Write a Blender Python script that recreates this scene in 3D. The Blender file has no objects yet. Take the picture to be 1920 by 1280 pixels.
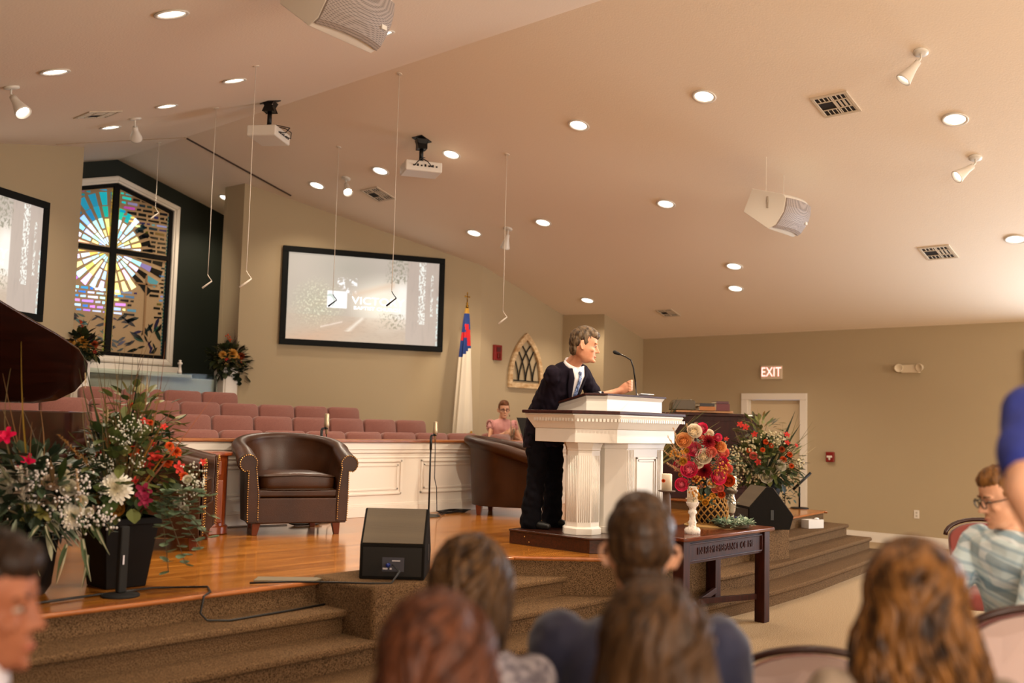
import bpy, bmesh, math, random
from math import sin, cos, pi, radians as RAD, sqrt, atan2, hypot
from mathutils import Vector, Matrix, Euler, Quaternion, noise
S = bpy.context.scene
COL = S.collection
# ------------------------------------------------------------------ camera
cam_d = bpy.data.cameras.new('camera'); cam = bpy.data.objects.new('camera', cam_d); COL.objects.link(cam)
CR, CU, CF = Vector((.66736, -.74431, .02522)), Vector((-.07838, -.03652, .99625)), Vector((.7406, .66684, .08271))
cam.matrix_world = Matrix(((CR.x, CU.x, -CF.x, 0), (CR.y, CU.y, -CF.y, 0), (CR.z, CU.z, -CF.z, 1.55), (0, 0, 0, 1)))
cam_d.sensor_width = 36; cam_d.lens = 35.006; cam_d.clip_start = .05; cam_d.clip_end = 100
cam_d.dof.use_dof = True; cam_d.dof.focus_distance = 8.3; cam_d.dof.aperture_fstop = 1.5
S.camera = cam
# ------------------------------------------------------------------ view, world
S.view_settings.view_transform = 'Standard'; S.view_settings.look = 'None'
S.view_settings.gamma = 1; S.view_settings.use_curve_mapping = False
S.view_settings.exposure = 0.48
S.cycles.use_denoising = True
S.cycles.max_bounces = 7; S.cycles.diffuse_bounces = 4; S.cycles.glossy_bounces = 3; S.cycles.transmission_bounces = 5
S.cycles.transparent_max_bounces = 8
S.cycles.sample_clamp_indirect = 6.0; S.cycles.sample_clamp_direct = 0
S.cycles.caustics_reflective = False; S.cycles.caustics_refractive = False
W = bpy.data.worlds.new('world'); S.world = W; W.use_nodes = True
W.node_tree.nodes['Background'].inputs[0].default_value = (.55, .7, 1, 1)
W.node_tree.nodes['Background'].inputs[1].default_value = 1.0
WARM = (1, .84, .65); DAY = (.80, .89, 1)
def area(name, loc, rot, sx, sy, power, col):
    l = bpy.data.lights.new(name, 'AREA'); l.shape = 'RECTANGLE'; l.size = sx; l.size_y = sy; l.energy = power; l.color = col
    o = bpy.data.objects.new(name, l); COL.objects.link(o); o.location = loc; o.rotation_euler = rot; return o
def aim(d):
    return Vector(d).to_track_quat('-Z', 'Y').to_euler()
def spot(name, loc, d, power, ang, blend=.6, col=WARM, rad=.07):
    l = bpy.data.lights.new(name, 'SPOT'); l.energy = power; l.spot_size = RAD(ang); l.spot_blend = blend; l.color = col; l.shadow_soft_size = rad
    o = bpy.data.objects.new(name, l); COL.objects.link(o); o.location = loc; o.rotation_euler = aim(d); return o
# daylight by the right window, plus added warm fill at left and back
area('window_and_fill', (14.1, .6, 1.9), aim((-1, .05, -.05)), 4.6, 1.6, 260, DAY)
area('window_and_fill', (-.75, -3, 1.9), aim((1, .1, .0)), 5, 1.7, 320, (1, .86, .72))  # added room fill along the left wall, no window built there
area('window_and_fill', (6.7, -7.8, 2.2), aim((0, 1, .32)), 9, 2.2, 560, (1, .87, .72))  # added room fill at the back wall, tilted up toward the ceiling
# daylight behind the stained glass is carried by its panes (see window_1)
# ------------------------------------------------------------------ helpers
def lin(h):
    h = h.lstrip('#'); c = [int(h[i:i+2], 16)/255 for i in (0, 2, 4)]
    return tuple(v/12.92 if v <= .04045 else ((v+.055)/1.055)**2.4 for v in c)
MATS = {}
def mat(name, col, rough=.6, metal=0, spec=.5, col2=None, nscale=30, ndetail=3, bump=0, bscale=None, emit=None, estr=0, trans=0, ior=1.45, coat=0, sheen=0, contrast=(.35, .65), stretch=None, alpha=1):
    if name in MATS: return MATS[name]
    m = bpy.data.materials.new(name); m.use_nodes = True; nt = m.node_tree; N = nt.nodes; L = nt.links
    b = N['Principled BSDF']; I = b.inputs
    c = lin(col) if isinstance(col, str) else col
    I['Base Color'].default_value = (*c, 1); I['Roughness'].default_value = rough; I['Metallic'].default_value = metal
    I['Specular IOR Level'].default_value = spec; I['IOR'].default_value = ior; I['Transmission Weight'].default_value = trans
    I['Coat Weight'].default_value = coat; I['Coat Roughness'].default_value = .08; I['Sheen Weight'].default_value = sheen
    I['Alpha'].default_value = alpha
    if emit is not None:
        e = lin(emit) if isinstance(emit, str) else emit
        I['Emission Color'].default_value = (*e, 1); I['Emission Strength'].default_value = estr
    tc = None
    def coords(sc, st):
        nonlocal tc
        if tc is None: tc = N.new('ShaderNodeTexCoord')
        mp = N.new('ShaderNodeMapping'); L.new(tc.outputs['Object'], mp.inputs[0])
        s = st or (1, 1, 1); mp.inputs['Scale'].default_value = s
        n = N.new('ShaderNodeTexNoise'); n.inputs['Scale'].default_value = sc; n.inputs['Detail'].default_value = ndetail
        L.new(mp.outputs[0], n.inputs['Vector']); return n
    if col2 is not None:
        c2 = lin(col2) if isinstance(col2, str) else col2
        n = coords(nscale, stretch); r = N.new('ShaderNodeValToRGB'); L.new(n.outputs['Fac'], r.inputs[0])
        r.color_ramp.elements[0].position = contrast[0]; r.color_ramp.elements[1].position = contrast[1]
        r.color_ramp.elements[0].color = (*c, 1); r.color_ramp.elements[1].color = (*c2, 1)
        L.new(r.outputs[0], I['Base Color'])
    if bump:
        n = coords(bscale or nscale, stretch); bp = N.new('ShaderNodeBump'); bp.inputs['Strength'].default_value = bump
        bp.inputs['Distance'].default_value = .01; L.new(n.outputs['Fac'], bp.inputs['Height']); L.new(bp.outputs[0], I['Normal'])
    MATS[name] = m; return m
def vcmat(name, rough=.5, emit=0, spec=.4, base=1.0, coat=0, bump=0, thin=0):
    """colour read from the mesh attribute 'col'"""
    if name in MATS: return MATS[name]
    m = bpy.data.materials.new(name); m.use_nodes = True; nt = m.node_tree; N = nt.nodes; L = nt.links
    b = N['Principled BSDF']; a = N.new('ShaderNodeAttribute'); a.attribute_name = 'col'
    L.new(a.outputs['Color'], b.inputs['Base Color']); b.inputs['Roughness'].default_value = rough
    b.inputs['Specular IOR Level'].default_value = spec; b.inputs['Coat Weight'].default_value = coat
    if emit:
        L.new(a.outputs['Color'], b.inputs['Emission Color']); b.inputs['Emission Strength'].default_value = emit
    if thin:                                   # petals and leaves let light through
        tl = N.new('ShaderNodeBsdfTranslucent'); L.new(a.outputs['Color'], tl.inputs['Color']); ms = N.new('ShaderNodeMixShader'); ms.inputs[0].default_value = thin
        L.new(b.outputs[0], ms.inputs[1]); L.new(tl.outputs[0], ms.inputs[2]); L.new(ms.outputs[0], N['Material Output'].inputs[0])
    MATS[name] = m; return m
TMP = bpy.data.scenes.new('workbench')          # empty side scene: evaluates one object at a time
def evald(t):
    with bpy.context.temp_override(scene=TMP, view_layer=TMP.view_layers[0]):
        return bpy.data.meshes.new_from_object(t.evaluated_get(bpy.context.evaluated_depsgraph_get()))
class MB:
    def __init__(s): s.v = []; s.f = []; s.c = []; s.cur = None
    def add(s, vs, fs, M=None):
        b = len(s.v)
        s.v += [tuple(M @ Vector(p)) if M is not None else tuple(p) for p in vs]
        s.f += [tuple(b+i for i in f) for f in fs]
        s.c += [s.cur]*len(fs); return s
    def box(s, x0, y0, z0, x1, y1, z1, M=None):
        v = [(x0,y0,z0),(x1,y0,z0),(x1,y1,z0),(x0,y1,z0),(x0,y0,z1),(x1,y0,z1),(x1,y1,z1),(x0,y1,z1)]
        return s.add(v, [(0,3,2,1),(4,5,6,7),(0,1,5,4),(1,2,6,5),(2,3,7,6),(3,0,4,7)], M)
    def cbox(s, c, d, rz=0, M=None):
        T = Matrix.Translation(c) @ Matrix.Rotation(rz, 4, 'Z')
        if M is not None: T = M @ T
        return s.box(-d[0]/2, -d[1]/2, -d[2]/2, d[0]/2, d[1]/2, d[2]/2, T)
    def loft(s, rings, cap=True, close=True, M=None):
        n = len(rings[0]); vs = [p for r in rings for p in r]; fs = []
        for i in range(len(rings)-1):
            for j in range(n if close else n-1):
                k = (j+1) % n; fs.append((i*n+j, i*n+k, (i+1)*n+k, (i+1)*n+j))
        if cap:
            fs.append(tuple(reversed(range(n)))); fs.append(tuple((len(rings)-1)*n+j for j in range(n)))
        return s.add(vs, fs, M)
    def prism(s, poly, z0, z1, M=None):
        return s.loft([[(x, y, z0) for x, y in poly], [(x, y, z1) for x, y in poly]], M=M)
    def lathe(s, prof, n=20, M=None, cap=True):
        return s.loft([[(r*cos(2*pi*j/n), r*sin(2*pi*j/n), z) for j in range(n)] for r, z in prof], cap=cap, M=M)
    def tube(s, pts, rad, n=8, flat=1, M=None, cap=True, upv=None):
        pts = [Vector(p) for p in pts]
        if not isinstance(rad, (list, tuple)): rad = [rad]*len(pts)
        rings = []; prev = None
        for i, p in enumerate(pts):
            d = (pts[min(i+1, len(pts)-1)] - pts[max(i-1, 0)])
            if d.length < 1e-9: d = Vector((0, 0, 1))
            d.normalize()
            if prev is None:
                a = Vector(upv) if upv else (Vector((0, 0, 1)) if abs(d.z) < .9 else Vector((1, 0, 0)))
                u = d.cross(a).normalized()
            else:
                u = prev - d*prev.dot(d)
                if u.length < 1e-6: u = d.orthogonal()
                u.normalize()
            prev = u; w = d.cross(u)
            rings.append([p + u*cos(2*pi*j/n)*rad[i] + w*sin(2*pi*j/n)*rad[i]*flat for j in range(n)])
        return s.loft(rings, cap=cap, M=M)
    def ell(s, c, r, nu=12, nv=8, M=None):
        c = Vector(c); vs = [c + Vector((0, 0, -r[2]))]
        for i in range(1, nv):
            t = -pi/2 + pi*i/nv
            vs += [c + Vector((r[0]*cos(t)*cos(2*pi*j/nu), r[1]*cos(t)*sin(2*pi*j/nu), r[2]*sin(t))) for j in range(nu)]
        vs.append(c + Vector((0, 0, r[2]))); fs = []
        for j in range(nu): fs.append((0, 1+(j+1) % nu, 1+j))
        for i in range(nv-2):
            for j in range(nu):
                a = 1+i*nu; fs.append((a+j, a+(j+1) % nu, a+nu+(j+1) % nu, a+nu+j))
        a = 1+(nv-2)*nu; T = len(vs)-1
        for j in range(nu): fs.append((a+j, a+(j+1) % nu, T))
        return s.add(vs, fs, M)
    def chain(s, pts, rad, n=12, flat=1):
        """closed limb with round ends"""
        s.tube(pts, rad, n, flat)
        for p, r in ((pts[0], rad[0]), (pts[-1], rad[-1])): s.ell(p, (r*.98, r*.98, r*.98), 10, 6)
        return s
    def quad(s, a, b, c, d): return s.add([a, b, c, d], [(0, 1, 2, 3)])
    def build(s, name, m=None, parent=None, smooth=False, bevel=0, bseg=2, loc=None, rz=None, sub=0, vox=0, vsm=0, disp=None, ang=35):
        me = bpy.data.meshes.new(name); me.from_pydata([tuple(v) for v in s.v], [], s.f); me.update()
        if any(c is not None for c in s.c):
            a = me.color_attributes.new('col', 'FLOAT_COLOR', 'CORNER'); buf = []
            for p, c in zip(me.polygons, s.c): buf += list((*(c or (1, 1, 1)), 1))*p.loop_total
            a.data.foreach_set('color', buf)
        if vox:
            t = bpy.data.objects.new('t', me); TMP.collection.objects.link(t)
            bm = bmesh.new(); bm.from_mesh(me); bmesh.ops.recalc_face_normals(bm, faces=bm.faces); bm.to_mesh(me); bm.free()
            r = t.modifiers.new('r', 'REMESH'); r.mode = 'VOXEL'; r.voxel_size = vox
            if vsm:
                q = t.modifiers.new('s', 'SMOOTH'); q.iterations = vsm; q.factor = .5
            m2 = evald(t)
            bpy.data.objects.remove(t); bpy.data.meshes.remove(me); me = m2; me.name = name
            if disp:
                nv = len(me.vertices); co = [0.0]*(nv*3); me.vertices.foreach_get('co', co); no = [0.0]*(nv*3); me.vertices.foreach_get('normal', no)
                for i in range(0, nv*3, 3):
                    d = disp(Vector(co[i:i+3])); co[i] += no[i]*d; co[i+1] += no[i+1]*d; co[i+2] += no[i+2]*d
                me.vertices.foreach_set('co', co); me.update()
        if m is not None: me.materials.clear(); me.materials.append(m)
        if smooth or vox: me.polygons.foreach_set('use_smooth', [True]*len(me.polygons))
        o = bpy.data.objects.new(name, me); COL.objects.link(o)
        if parent is not None: o.parent = parent
        if loc is not None: o.location = loc
        if rz is not None: o.rotation_euler.z = rz
        if bevel:
            q = o.modifiers.new('b', 'BEVEL'); q.width = bevel; q.segments = bseg; q.limit_method = 'ANGLE'; q.angle_limit = RAD(ang)
            me.polygons.foreach_set('use_smooth', [True]*len(me.polygons))
            q.harden_normals = True
        if sub:
            q = o.modifiers.new('s', 'SUBSURF'); q.levels = sub; q.render_levels = sub
            me.polygons.foreach_set('use_smooth', [True]*len(me.polygons))
        return o
def tag(o, label, cat, group=None, kind=None):
    if label: o['label'] = label
    if cat: o['category'] = cat
    if group: o['group'] = group
    if kind: o['kind'] = kind
    return o
def thing(name, label, cat, loc=(0, 0, 0), rz=0, group=None):
    o = bpy.data.objects.new(name, None); COL.objects.link(o); o.location = loc; o.rotation_euler = (0, 0, rz)
    o.empty_display_size = .1
    return tag(o, label, cat, group)
def struct(mb, name, m, **k):
    o = mb.build(name, m, **k); o['kind'] = 'structure'; return o
def copytree(o, loc=None, rz=None, label=None, parent=None, group=None):
    c = o.copy(); COL.objects.link(c)
    if parent is not None: c.parent = parent
    if loc is not None: c.location = loc
    if rz is not None: c.rotation_euler = (0, 0, rz)
    if label: c['label'] = label
    if group: c['group'] = group
    for ch in list(o.children): copytree(ch, parent=c)
    return c
def text(s, size, m, name='lettering', parent=None, loc=(0, 0, 0), rot=(0, 0, 0), ext=.002, align='CENTER', sx=1):
    c = bpy.data.curves.new(name, 'FONT'); c.body = s; c.size = size; c.extrude = ext; c.align_x = align; c.align_y = 'CENTER'; c.resolution_u = 3
    t = bpy.data.objects.new('t', c); TMP.collection.objects.link(t)
    me = evald(t); bpy.data.objects.remove(t); bpy.data.curves.remove(c)
    me.name = name; me.materials.clear(); me.materials.append(m)
    o = bpy.data.objects.new(name, me); COL.objects.link(o); o.location = loc; o.rotation_euler = rot; o.scale = (sx, 1, 1)
    if parent is not None: o.parent = parent
    return o
ORD = ['first', 'second', 'third', 'fourth', 'fifth', 'sixth', 'seventh', 'eighth', 'ninth', 'tenth', 'eleventh', 'twelfth', 'thirteenth', 'fourteenth', 'fifteenth', 'sixteenth']
CX = 6.68                                    # axis of the hall: ridge and chancel are symmetric about it
def ceil_z(x): return 5.23 - .285*abs(x-CX)

# ================================================================== ROOM SHELL
M_WALL = mat('wall_paint', '#ab997b', .85, bump=.12, bscale=90, spec=.25)
M_CEIL = mat('ceiling_paint', '#ecdcc8', .9, bump=.15, bscale=60, spec=.2)
M_GREEN = mat('green_paint', '#181d15', .6, spec=.3)
M_WHITE = mat('white_trim', '#ddd4c7', .45)
M_PULP = mat('pulpit_white', '#dad3c8', .45)
M_CARPET = mat('carpet', '#7d674d', .98, col2='#bfa683', nscale=160, ndetail=4, bump=.5, bscale=140, spec=.1, contrast=(.38, .62))
M_STEPC = mat('step_carpet', '#2f2217', .98, col2='#86694b', nscale=180, ndetail=5, bump=.6, bscale=200, spec=.05, contrast=(.34, .68))
M_BLACK = mat('black', '#0c0b0a', .45)
M_MATT = mat('matt_black', '#11100f', .8)
def plank_mat():
    m = mat('stage_wood', '#b06a24', .2, coat=.25, spec=.5); nt = m.node_tree; N = nt.nodes; L = nt.links; b = N['Principled BSDF']
    tc = N.new('ShaderNodeTexCoord'); mp = N.new('ShaderNodeMapping'); L.new(tc.outputs['Object'], mp.inputs[0])
    br = N.new('ShaderNodeTexBrick'); br.offset = .37; br.inputs['Scale'].default_value = 1; br.inputs['Brick Width'].default_value = 1.25
    br.inputs['Row Height'].default_value = .082; br.inputs['Mortar Size'].default_value = .0016; br.inputs['Bias'].default_value = 0
    br.inputs['Color1'].default_value = (*lin('#bd7a30'), 1); br.inputs['Color2'].default_value = (*lin('#a0621f'), 1); br.inputs['Mortar'].default_value = (*lin('#4a260c'), 1)
    L.new(mp.outputs[0], br.inputs['Vector'])
    m2 = N.new('ShaderNodeMapping'); m2.inputs['Scale'].default_value = (.9, 14, 1); L.new(tc.outputs['Object'], m2.inputs[0])
    n = N.new('ShaderNodeTexNoise'); n.inputs['Scale'].default_value = 3; n.inputs['Detail'].default_value = 5; L.new(m2.outputs[0], n.inputs['Vector'])
    mx = N.new('ShaderNodeMix'); mx.data_type = 'RGBA'; mx.blend_type = 'MULTIPLY'; mx.inputs[0].default_value = .7
    r = N.new('ShaderNodeValToRGB'); r.color_ramp.elements[0].position = .3; r.color_ramp.elements[1].position = .7
    r.color_ramp.elements[0].color = (.34, .25, .17, 1); r.color_ramp.elements[1].color = (1, 1, 1, 1); L.new(n.outputs['Fac'], r.inputs[0])
    L.new(br.outputs['Color'], mx.inputs[6]); L.new(r.outputs[0], mx.inputs[7]); L.new(mx.outputs[2], b.inputs['Base Color']); return m
M_STAGE = plank_mat()
M_NOSE = mat('nosing_wood', '#a05f30', .25, col2='#8f5228', nscale=4, stretch=(1, 6, 6), coat=.3)
M_DKWOOD = mat('dark_wood', '#2a130a', .28, col2='#3f1c0f', nscale=5, stretch=(1, 12, 12), coat=.3)
M_REDWOOD = mat('red_wood', '#6b2f14', .3, col2='#47190a', nscale=5, stretch=(8, 8, 1), coat=.3)
# floor
struct(MB().box(-1.1, -8.2, -.1, 14.45, 14.2, 0), 'floor', M_CARPET)
# ceiling : gabled slab, ridge along the hall
o = MB()
prof = [(-1.1, ceil_z(-1.1)), (CX, 5.23), (14.45, ceil_z(14.45)), (14.45, 5.8), (-1.1, 5.8)]
o.loft([[(x, -8.2, z) for x, z in prof], [(x, 14.1, z) for x, z in prof]])
struct(o, 'ceiling', M_CEIL)
def wall(name, pts, t=.12, z0=0, z1=5.6, m=None):
    """wall whose inner face runs along pts, thickness t to the left of travel"""
    b = MB()
    for (x0, y0), (x1, y1) in zip(pts, pts[1:]):
        dx, dy = x1-x0, y1-y0; L = hypot(dx, dy); nx, ny = -dy/L*t, dx/L*t
        b.prism([(x0, y0), (x1, y1), (x1+nx, y1+ny), (x0+nx, y0+ny)], z0, z1)
    return struct(b, name, m or M_WALL)
# right side wall with door opening (y 6.87..7.77) and tall window (y -.9..3.62)
b = MB()
b.box(14.25, -8.2, 0, 14.4, -.9, 5.6); b.box(14.25, -.9, 0, 14.4, 3.62, .8); b.box(14.25, -.9, 2.6, 14.4, 3.62, 5.6)
b.box(14.25, 3.62, 0, 14.4, 6.87, 5.6); b.box(14.25, 6.87, 2.04, 14.4, 7.77, 5.6); b.box(14.25, 7.77, 0, 14.4, 9.9, 5.6)
struct(b, 'wall_right', M_WALL)
wall('wall_left', [(-.95, -8.2), (-.95, 9.9)])
wall('wall_back', [(14.3, -8.1), (-1, -8.1)])
for sgn, nm in ((1, 'front_right'), (-1, 'front_left')):
    P = [(CX+sgn*7.57, 9.78), (CX+sgn*6.44, 9.78), (CX+sgn*6.37, 10.6), (CX+sgn*4.37, 10.6), (CX+sgn*1.17, 12.3), (CX+sgn*1.15, 12.76)]
    if sgn > 0:
        P = P[::-1]
        b = MB()
    b = MB()
    for (x0, y0), (x1, y1) in zip(P, P[1:]):
        dx, dy = x1-x0, y1-y0; L = hypot(dx, dy); f = -1 if sgn > 0 else 1
        nx, ny = (-dy/L*.1, dx/L*.1)
        b.prism([(x0, y0), (x1, y1), (x1+nx, y1+ny), (x0+nx, y0+ny)], 0, 5.6)
    b.box(*( (CX+1.15, 12.70, 0, CX+3, 12.78, 5.6) if sgn > 0 else (CX-3, 12.70, 0, CX-1.15, 12.78, 5.6)))
    struct(b, 'wall_'+nm, M_WALL)
# chancel back wall (dark green) with stained glass opening
WO = [(5.78, 2.38), (7.58, 2.38), (7.58, 4.625), (6.68, 4.88), (5.78, 4.625)]
b = MB()
b.box(3.6, 13.8, 0, 5.78, 13.95, 5.5); b.box(7.58, 13.8, 0, 9.8, 13.95, 5.5); b.box(5.78, 13.8, 0, 7.58, 13.95, 2.38)
for x0, x1, za, zb in ((5.78, 6.68, 4.625, 4.88), (6.68, 7.58, 4.88, 4.625)):
    b.loft([[(x0, 13.8, za), (x0, 13.95, za), (x0, 13.95, 5.5), (x0, 13.8, 5.5)], [(x1, 13.8, zb), (x1, 13.95, zb), (x1, 13.95, 5.5), (x1, 13.8, 5.5)]])
struct(b, 'wall_chancel', M_GREEN)
b = MB().box(3.62, 12.76, 0, 3.7, 13.9, 5.5).box(9.66, 12.76, 0, 9.74, 13.9, 5.5)
struct(b, 'wall_chancel_sides', M_GREEN)
def band(poly_out, poly_in, y0, y1, mb):
    n = len(poly_out)
    for i in range(n):
        j = (i+1) % n
        a, c, d, e = poly_out[i], poly_out[j], poly_in[j], poly_in[i]
        mb.loft([[(p[0], y0, p[1]) for p in (a, c, d, e)], [(p[0], y1, p[1]) for p in (a, c, d, e)]])
    return mb
def inset(poly, d):
    n = len(poly); out = []
    for i in range(n):
        p0, p1, p2 = Vector(poly[i-1]), Vector(poly[i]), Vector(poly[(i+1) % n])
        a, b_ = (p1-p0).normalized(), (p2-p1).normalized(); na, nb = Vector((-a.y, a.x)), Vector((-b_.y, b_.x))
        k = d/(1+na.dot(nb)); q = p1+(na+nb)*k; out.append((q.x, q.y))
    return out
win = tag(bpy.data.objects.new('window_1', None), 'tall gabled stained glass window on the dark green chancel wall', 'window', kind='structure'); COL.objects.link(win)
W_out = inset(WO, -.1)
mb = band(W_out, WO, 13.74, 13.81, MB()); band(inset(WO, -.085), inset(WO, -.03), 13.72, 13.75, mb)
mb.box(5.4, 13.66, 2.12, 7.96, 13.8, 2.17).box(5.55, 13.7, 2.17, 7.81, 13.8, 2.27)
mb.build('window_frame', M_WHITE, win, bevel=.008)
mb = band(WO, inset(WO, .055), 13.77, 13.84, MB())
mb.box(6.635, 13.76, 2.43, 6.725, 13.84, 4.83).box(5.83, 13.765, 3.86, 7.53, 13.84, 3.93)
mb.build('mullion', mat('dark_bronze', '#0c0805', .6, spec=.15), win, bevel=.006)
struct(MB().box(3.7, 13.76, 1.9, 9.66, 13.8, 2.12), 'trim_4', M_WHITE, bevel=.01)
# panes
def clip(poly, nx, nz, d):
    out = []
    for i in range(len(poly)):
        a, c = poly[i-1], poly[i]; da, dc = a[0]*nx+a[1]*nz-d, c[0]*nx+c[1]*nz-d
        if (da < 0) != (dc < 0):
            t = da/(da-dc); out.append((a[0]+(c[0]-a[0])*t, a[1]+(c[1]-a[1])*t))
        if dc >= 0: out.append(c)
    return out
def shrink(poly, g):
    cx = sum(p[0] for p in poly)/len(poly); cz = sum(p[1] for p in poly)/len(poly); o_ = []
    for x, z in poly:
        L = hypot(x-cx, z-cz) or 1; k = max(.25, 1-g/L); o_.append((cx+(x-cx)*k, cz+(z-cz)*k))
    return o_
rnd = random.Random(7)
def glasscol(x, z):  # backlight is put into the piece colours: bright left and centre, dim right
    r = rnd.random(); east = x > 6.9
    dz = z-3.9; rr = hypot(x-6.62, dz)
    if z > 4.3 and not east: c = rnd.choice(['#0f9c97', '#1383a0', '#19b39b', '#8a3aa0', '#0e6f84']); k = .8
    elif rr < .62 and x < 7.05: c = rnd.choice(['#b8d4f0', '#cfe2f4', '#8fc0e4', '#d9c98a', '#c9ccf2', '#a9d8ea', '#c8b05a']); k = 1.25
    elif not east: c = rnd.choice(['#9ec8ea', '#b9c4ee', '#d8c88a', '#2a78c0', '#b8e0ea', '#a878d0']) ; k = 1.0
    else:
        c = rnd.choice(['#07100e', '#0a1210', '#6b5a22', '#101418', '#2b2450', '#0f2c30', '#8a8ac0', '#5a8fb0']); k = .45
        if rnd.random() < .55: c = '#070b0b'
        if 3.0 < z < 3.3 and r < .5: c = '#5a88a8'
        if rr < .45: c = rnd.choice(['#9fb0da', '#7fb0cf', '#b09a50', '#4f9ac0']); k = .7
    if z < 2.95: c = rnd.choice(['#0a0c0a', '#14201a', '#2b4a3c', '#241a3a', '#171216']); k = .4
    if z < 2.95 and not east: k = .55
    l = lin(c); return tuple(v*k*(.75+.5*rnd.random()) for v in l)
polys = []
for i in range(30):                           # sun rays
    a0, a1 = 2*pi*i/30, 2*pi*(i+1)/30; rads = [.05, .11, .2, .32, .47, .64, .83]
    for r0, r1 in zip(rads, rads[1:]):
        j0 = rnd.uniform(-.02, .02)
        if r1 < .12 and i % 2: continue
        e = r1+j0
        zc = 3.9+sin((a0+a1)/2)*(r0+r1)/2
        if zc < 3.33 or (cos((a0+a1)/2) > .2 and r0 > .5 and sin((a0+a1)/2) > -.1): continue
        w = .11
        polys.append([(6.66+cos(a)*r, 3.9+sin(a)*r) for a, r in ((a0+w*.4, r0), (a1-w*.4, r0), (a1-w*.3, e), (a0+w*.3, e))])
z = 2.98
while z < 4.8:                                # horizontal bricks of glass
    h = rnd.uniform(.035, .055); x = 5.85
    while x < 7.5:
        w = rnd.uniform(.07, .2); xc, zc = x+w/2, z+h/2; d = hypot(xc-6.66, zc-3.9); a = atan2(zc-3.9, xc-6.66)
        inray = d < .85 and zc > 3.33 and not (cos(a) > .2 and d > .55 and sin(a) > -.1)
        cross = (abs(xc-7.22) < .05+w/2 and zc < 3.62) or (abs(zc-3.47) < .05 and abs(xc-7.22) < .2)
        if not inray and not cross:
            q = h*.25; polys.append([(x, z+rnd.uniform(0, q)), (x+w-.018, z+rnd.uniform(0, q)), (x+w-.018, z+h), (x, z+h-rnd.uniform(0, q))])
        x += w
    z += h+.02
for k in range(70):                           # hills and leaves at the foot
    xc, zc = rnd.uniform(5.85, 7.5), rnd.uniform(2.45, 2.95); L_ = rnd.uniform(.05, .13); t = rnd.choice([-.5, -.3, .3, .6]) if xc < 7.2 else rnd.choice([1.2, .9, -1.1]); w = L_*.28
    polys.append([(xc+cos(t)*a-sin(t)*c, zc+sin(t)*a+cos(t)*c) for a, c in ((-L_, 0), (-L_*.3, -w), (L_*.5, -w*.8), (L_, 0), (L_*.4, w), (-L_*.4, w*.8))])
M_TAN = mat('pane_matrix', '#a58a68', .8, bump=.3, bscale=40)
M_GL = vcmat('stained_glass', .15, emit=.85, spec=.6)
for nm, x0, x1, z0, z1 in (('lower left', 5.84, 6.635, 2.43, 3.86), ('lower right', 6.725, 7.52, 2.43, 3.86), ('upper left', 5.84, 6.635, 3.93, 4.9), ('upper right', 6.725, 7.52, 3.93, 4.9)):
    top = inset(WO, .05); pane = [(x0, z0), (x1, z0), (x1, z1), (x0, z1)]
    def cl(p):
        for nx, nz, d in ((1, 0, x0+.02), (-1, 0, -(x1-.02)), (0, 1, z0+.02), (0, -1, -(z1-.02)), (-.2727, -.9621, -(.2727*6.68+.9621*4.81)), (.2727, -.9621, -(-.2727*6.68+.9621*4.81))):
            p = clip(p, nx, nz, d)
            if len(p) < 3: return []
        return p
    pp = pane
    for nx, nz, d in ((-.2727, -.9621, -(.2727*6.68+.9621*4.835)), (.2727, -.9621, -(-.2727*6.68+.9621*4.835))): pp = clip(pp, nx, nz, d)
    m_ = MB(); m_.loft([[(x, 13.80, z) for x, z in pp], [(x, 13.82, z) for x, z in pp]])
    po = m_.build('pane', M_TAN, win)
    g = MB()
    for p in polys:
        q = cl(p)
        if len(q) < 3: continue
        q = shrink(q, .007); cx_ = sum(a[0] for a in q)/len(q); cz_ = sum(a[1] for a in q)/len(q); g.cur = glasscol(cx_, cz_)
        g.loft([[(x, 13.801, z) for x, z in q], [(x, 13.794, z) for x, z in q]])
    for t in range(int((z1-z0)/.05)):          # gold border beads
        for xx in (x0+.006, x1-.016):
            zz = z0+.02+t*.05
            if zz > 4.835-.285*abs(xx-CX)-.06: continue
            g.cur = tuple(v*(.5+rnd.random()*.6)*(.5 if xx > 7 else 1) for v in lin('#8f7a30' if xx < 7.3 else '#0f5a50'))
            g.box(xx, 13.793, zz, xx+.012, 13.801, zz+.035)
    g.build('glass', M_GL, po)
cr = MB().box(7.205, 13.79, 2.72, 7.235, 13.801, 3.6).box(7.05, 13.79, 3.46, 7.39, 13.801, 3.485)
cr.build('cross_strip', mat('cross_tan', '#8a6a48', .8), win)
# side window (outside the frame to the right): white frame, panes of daylight
w2 = tag(bpy.data.objects.new('window_2', None), 'white framed daylit window on the right wall', 'window', kind='structure'); COL.objects.link(w2)
mb = MB().box(14.2, -1.0, 2.6, 14.26, 3.72, 2.7).box(14.2, -1.0, .7, 14.26, 3.72, .8).box(14.2, 3.62, .8, 14.26, 3.72, 2.6).box(14.2, -1.0, .8, 14.26, -.9, 2.6).box(14.3, 1.3, .8, 14.34, 1.4, 2.6)
mb.build('window_frame', M_WHITE, w2, bevel=.006)
MB().box(14.33, -.9, .8, 14.34, 3.62, 2.6).build('pane', mat('daylight_pane', '#cfe0f5', .1, emit='#cfe0f5', estr=2.2), w2)
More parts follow.
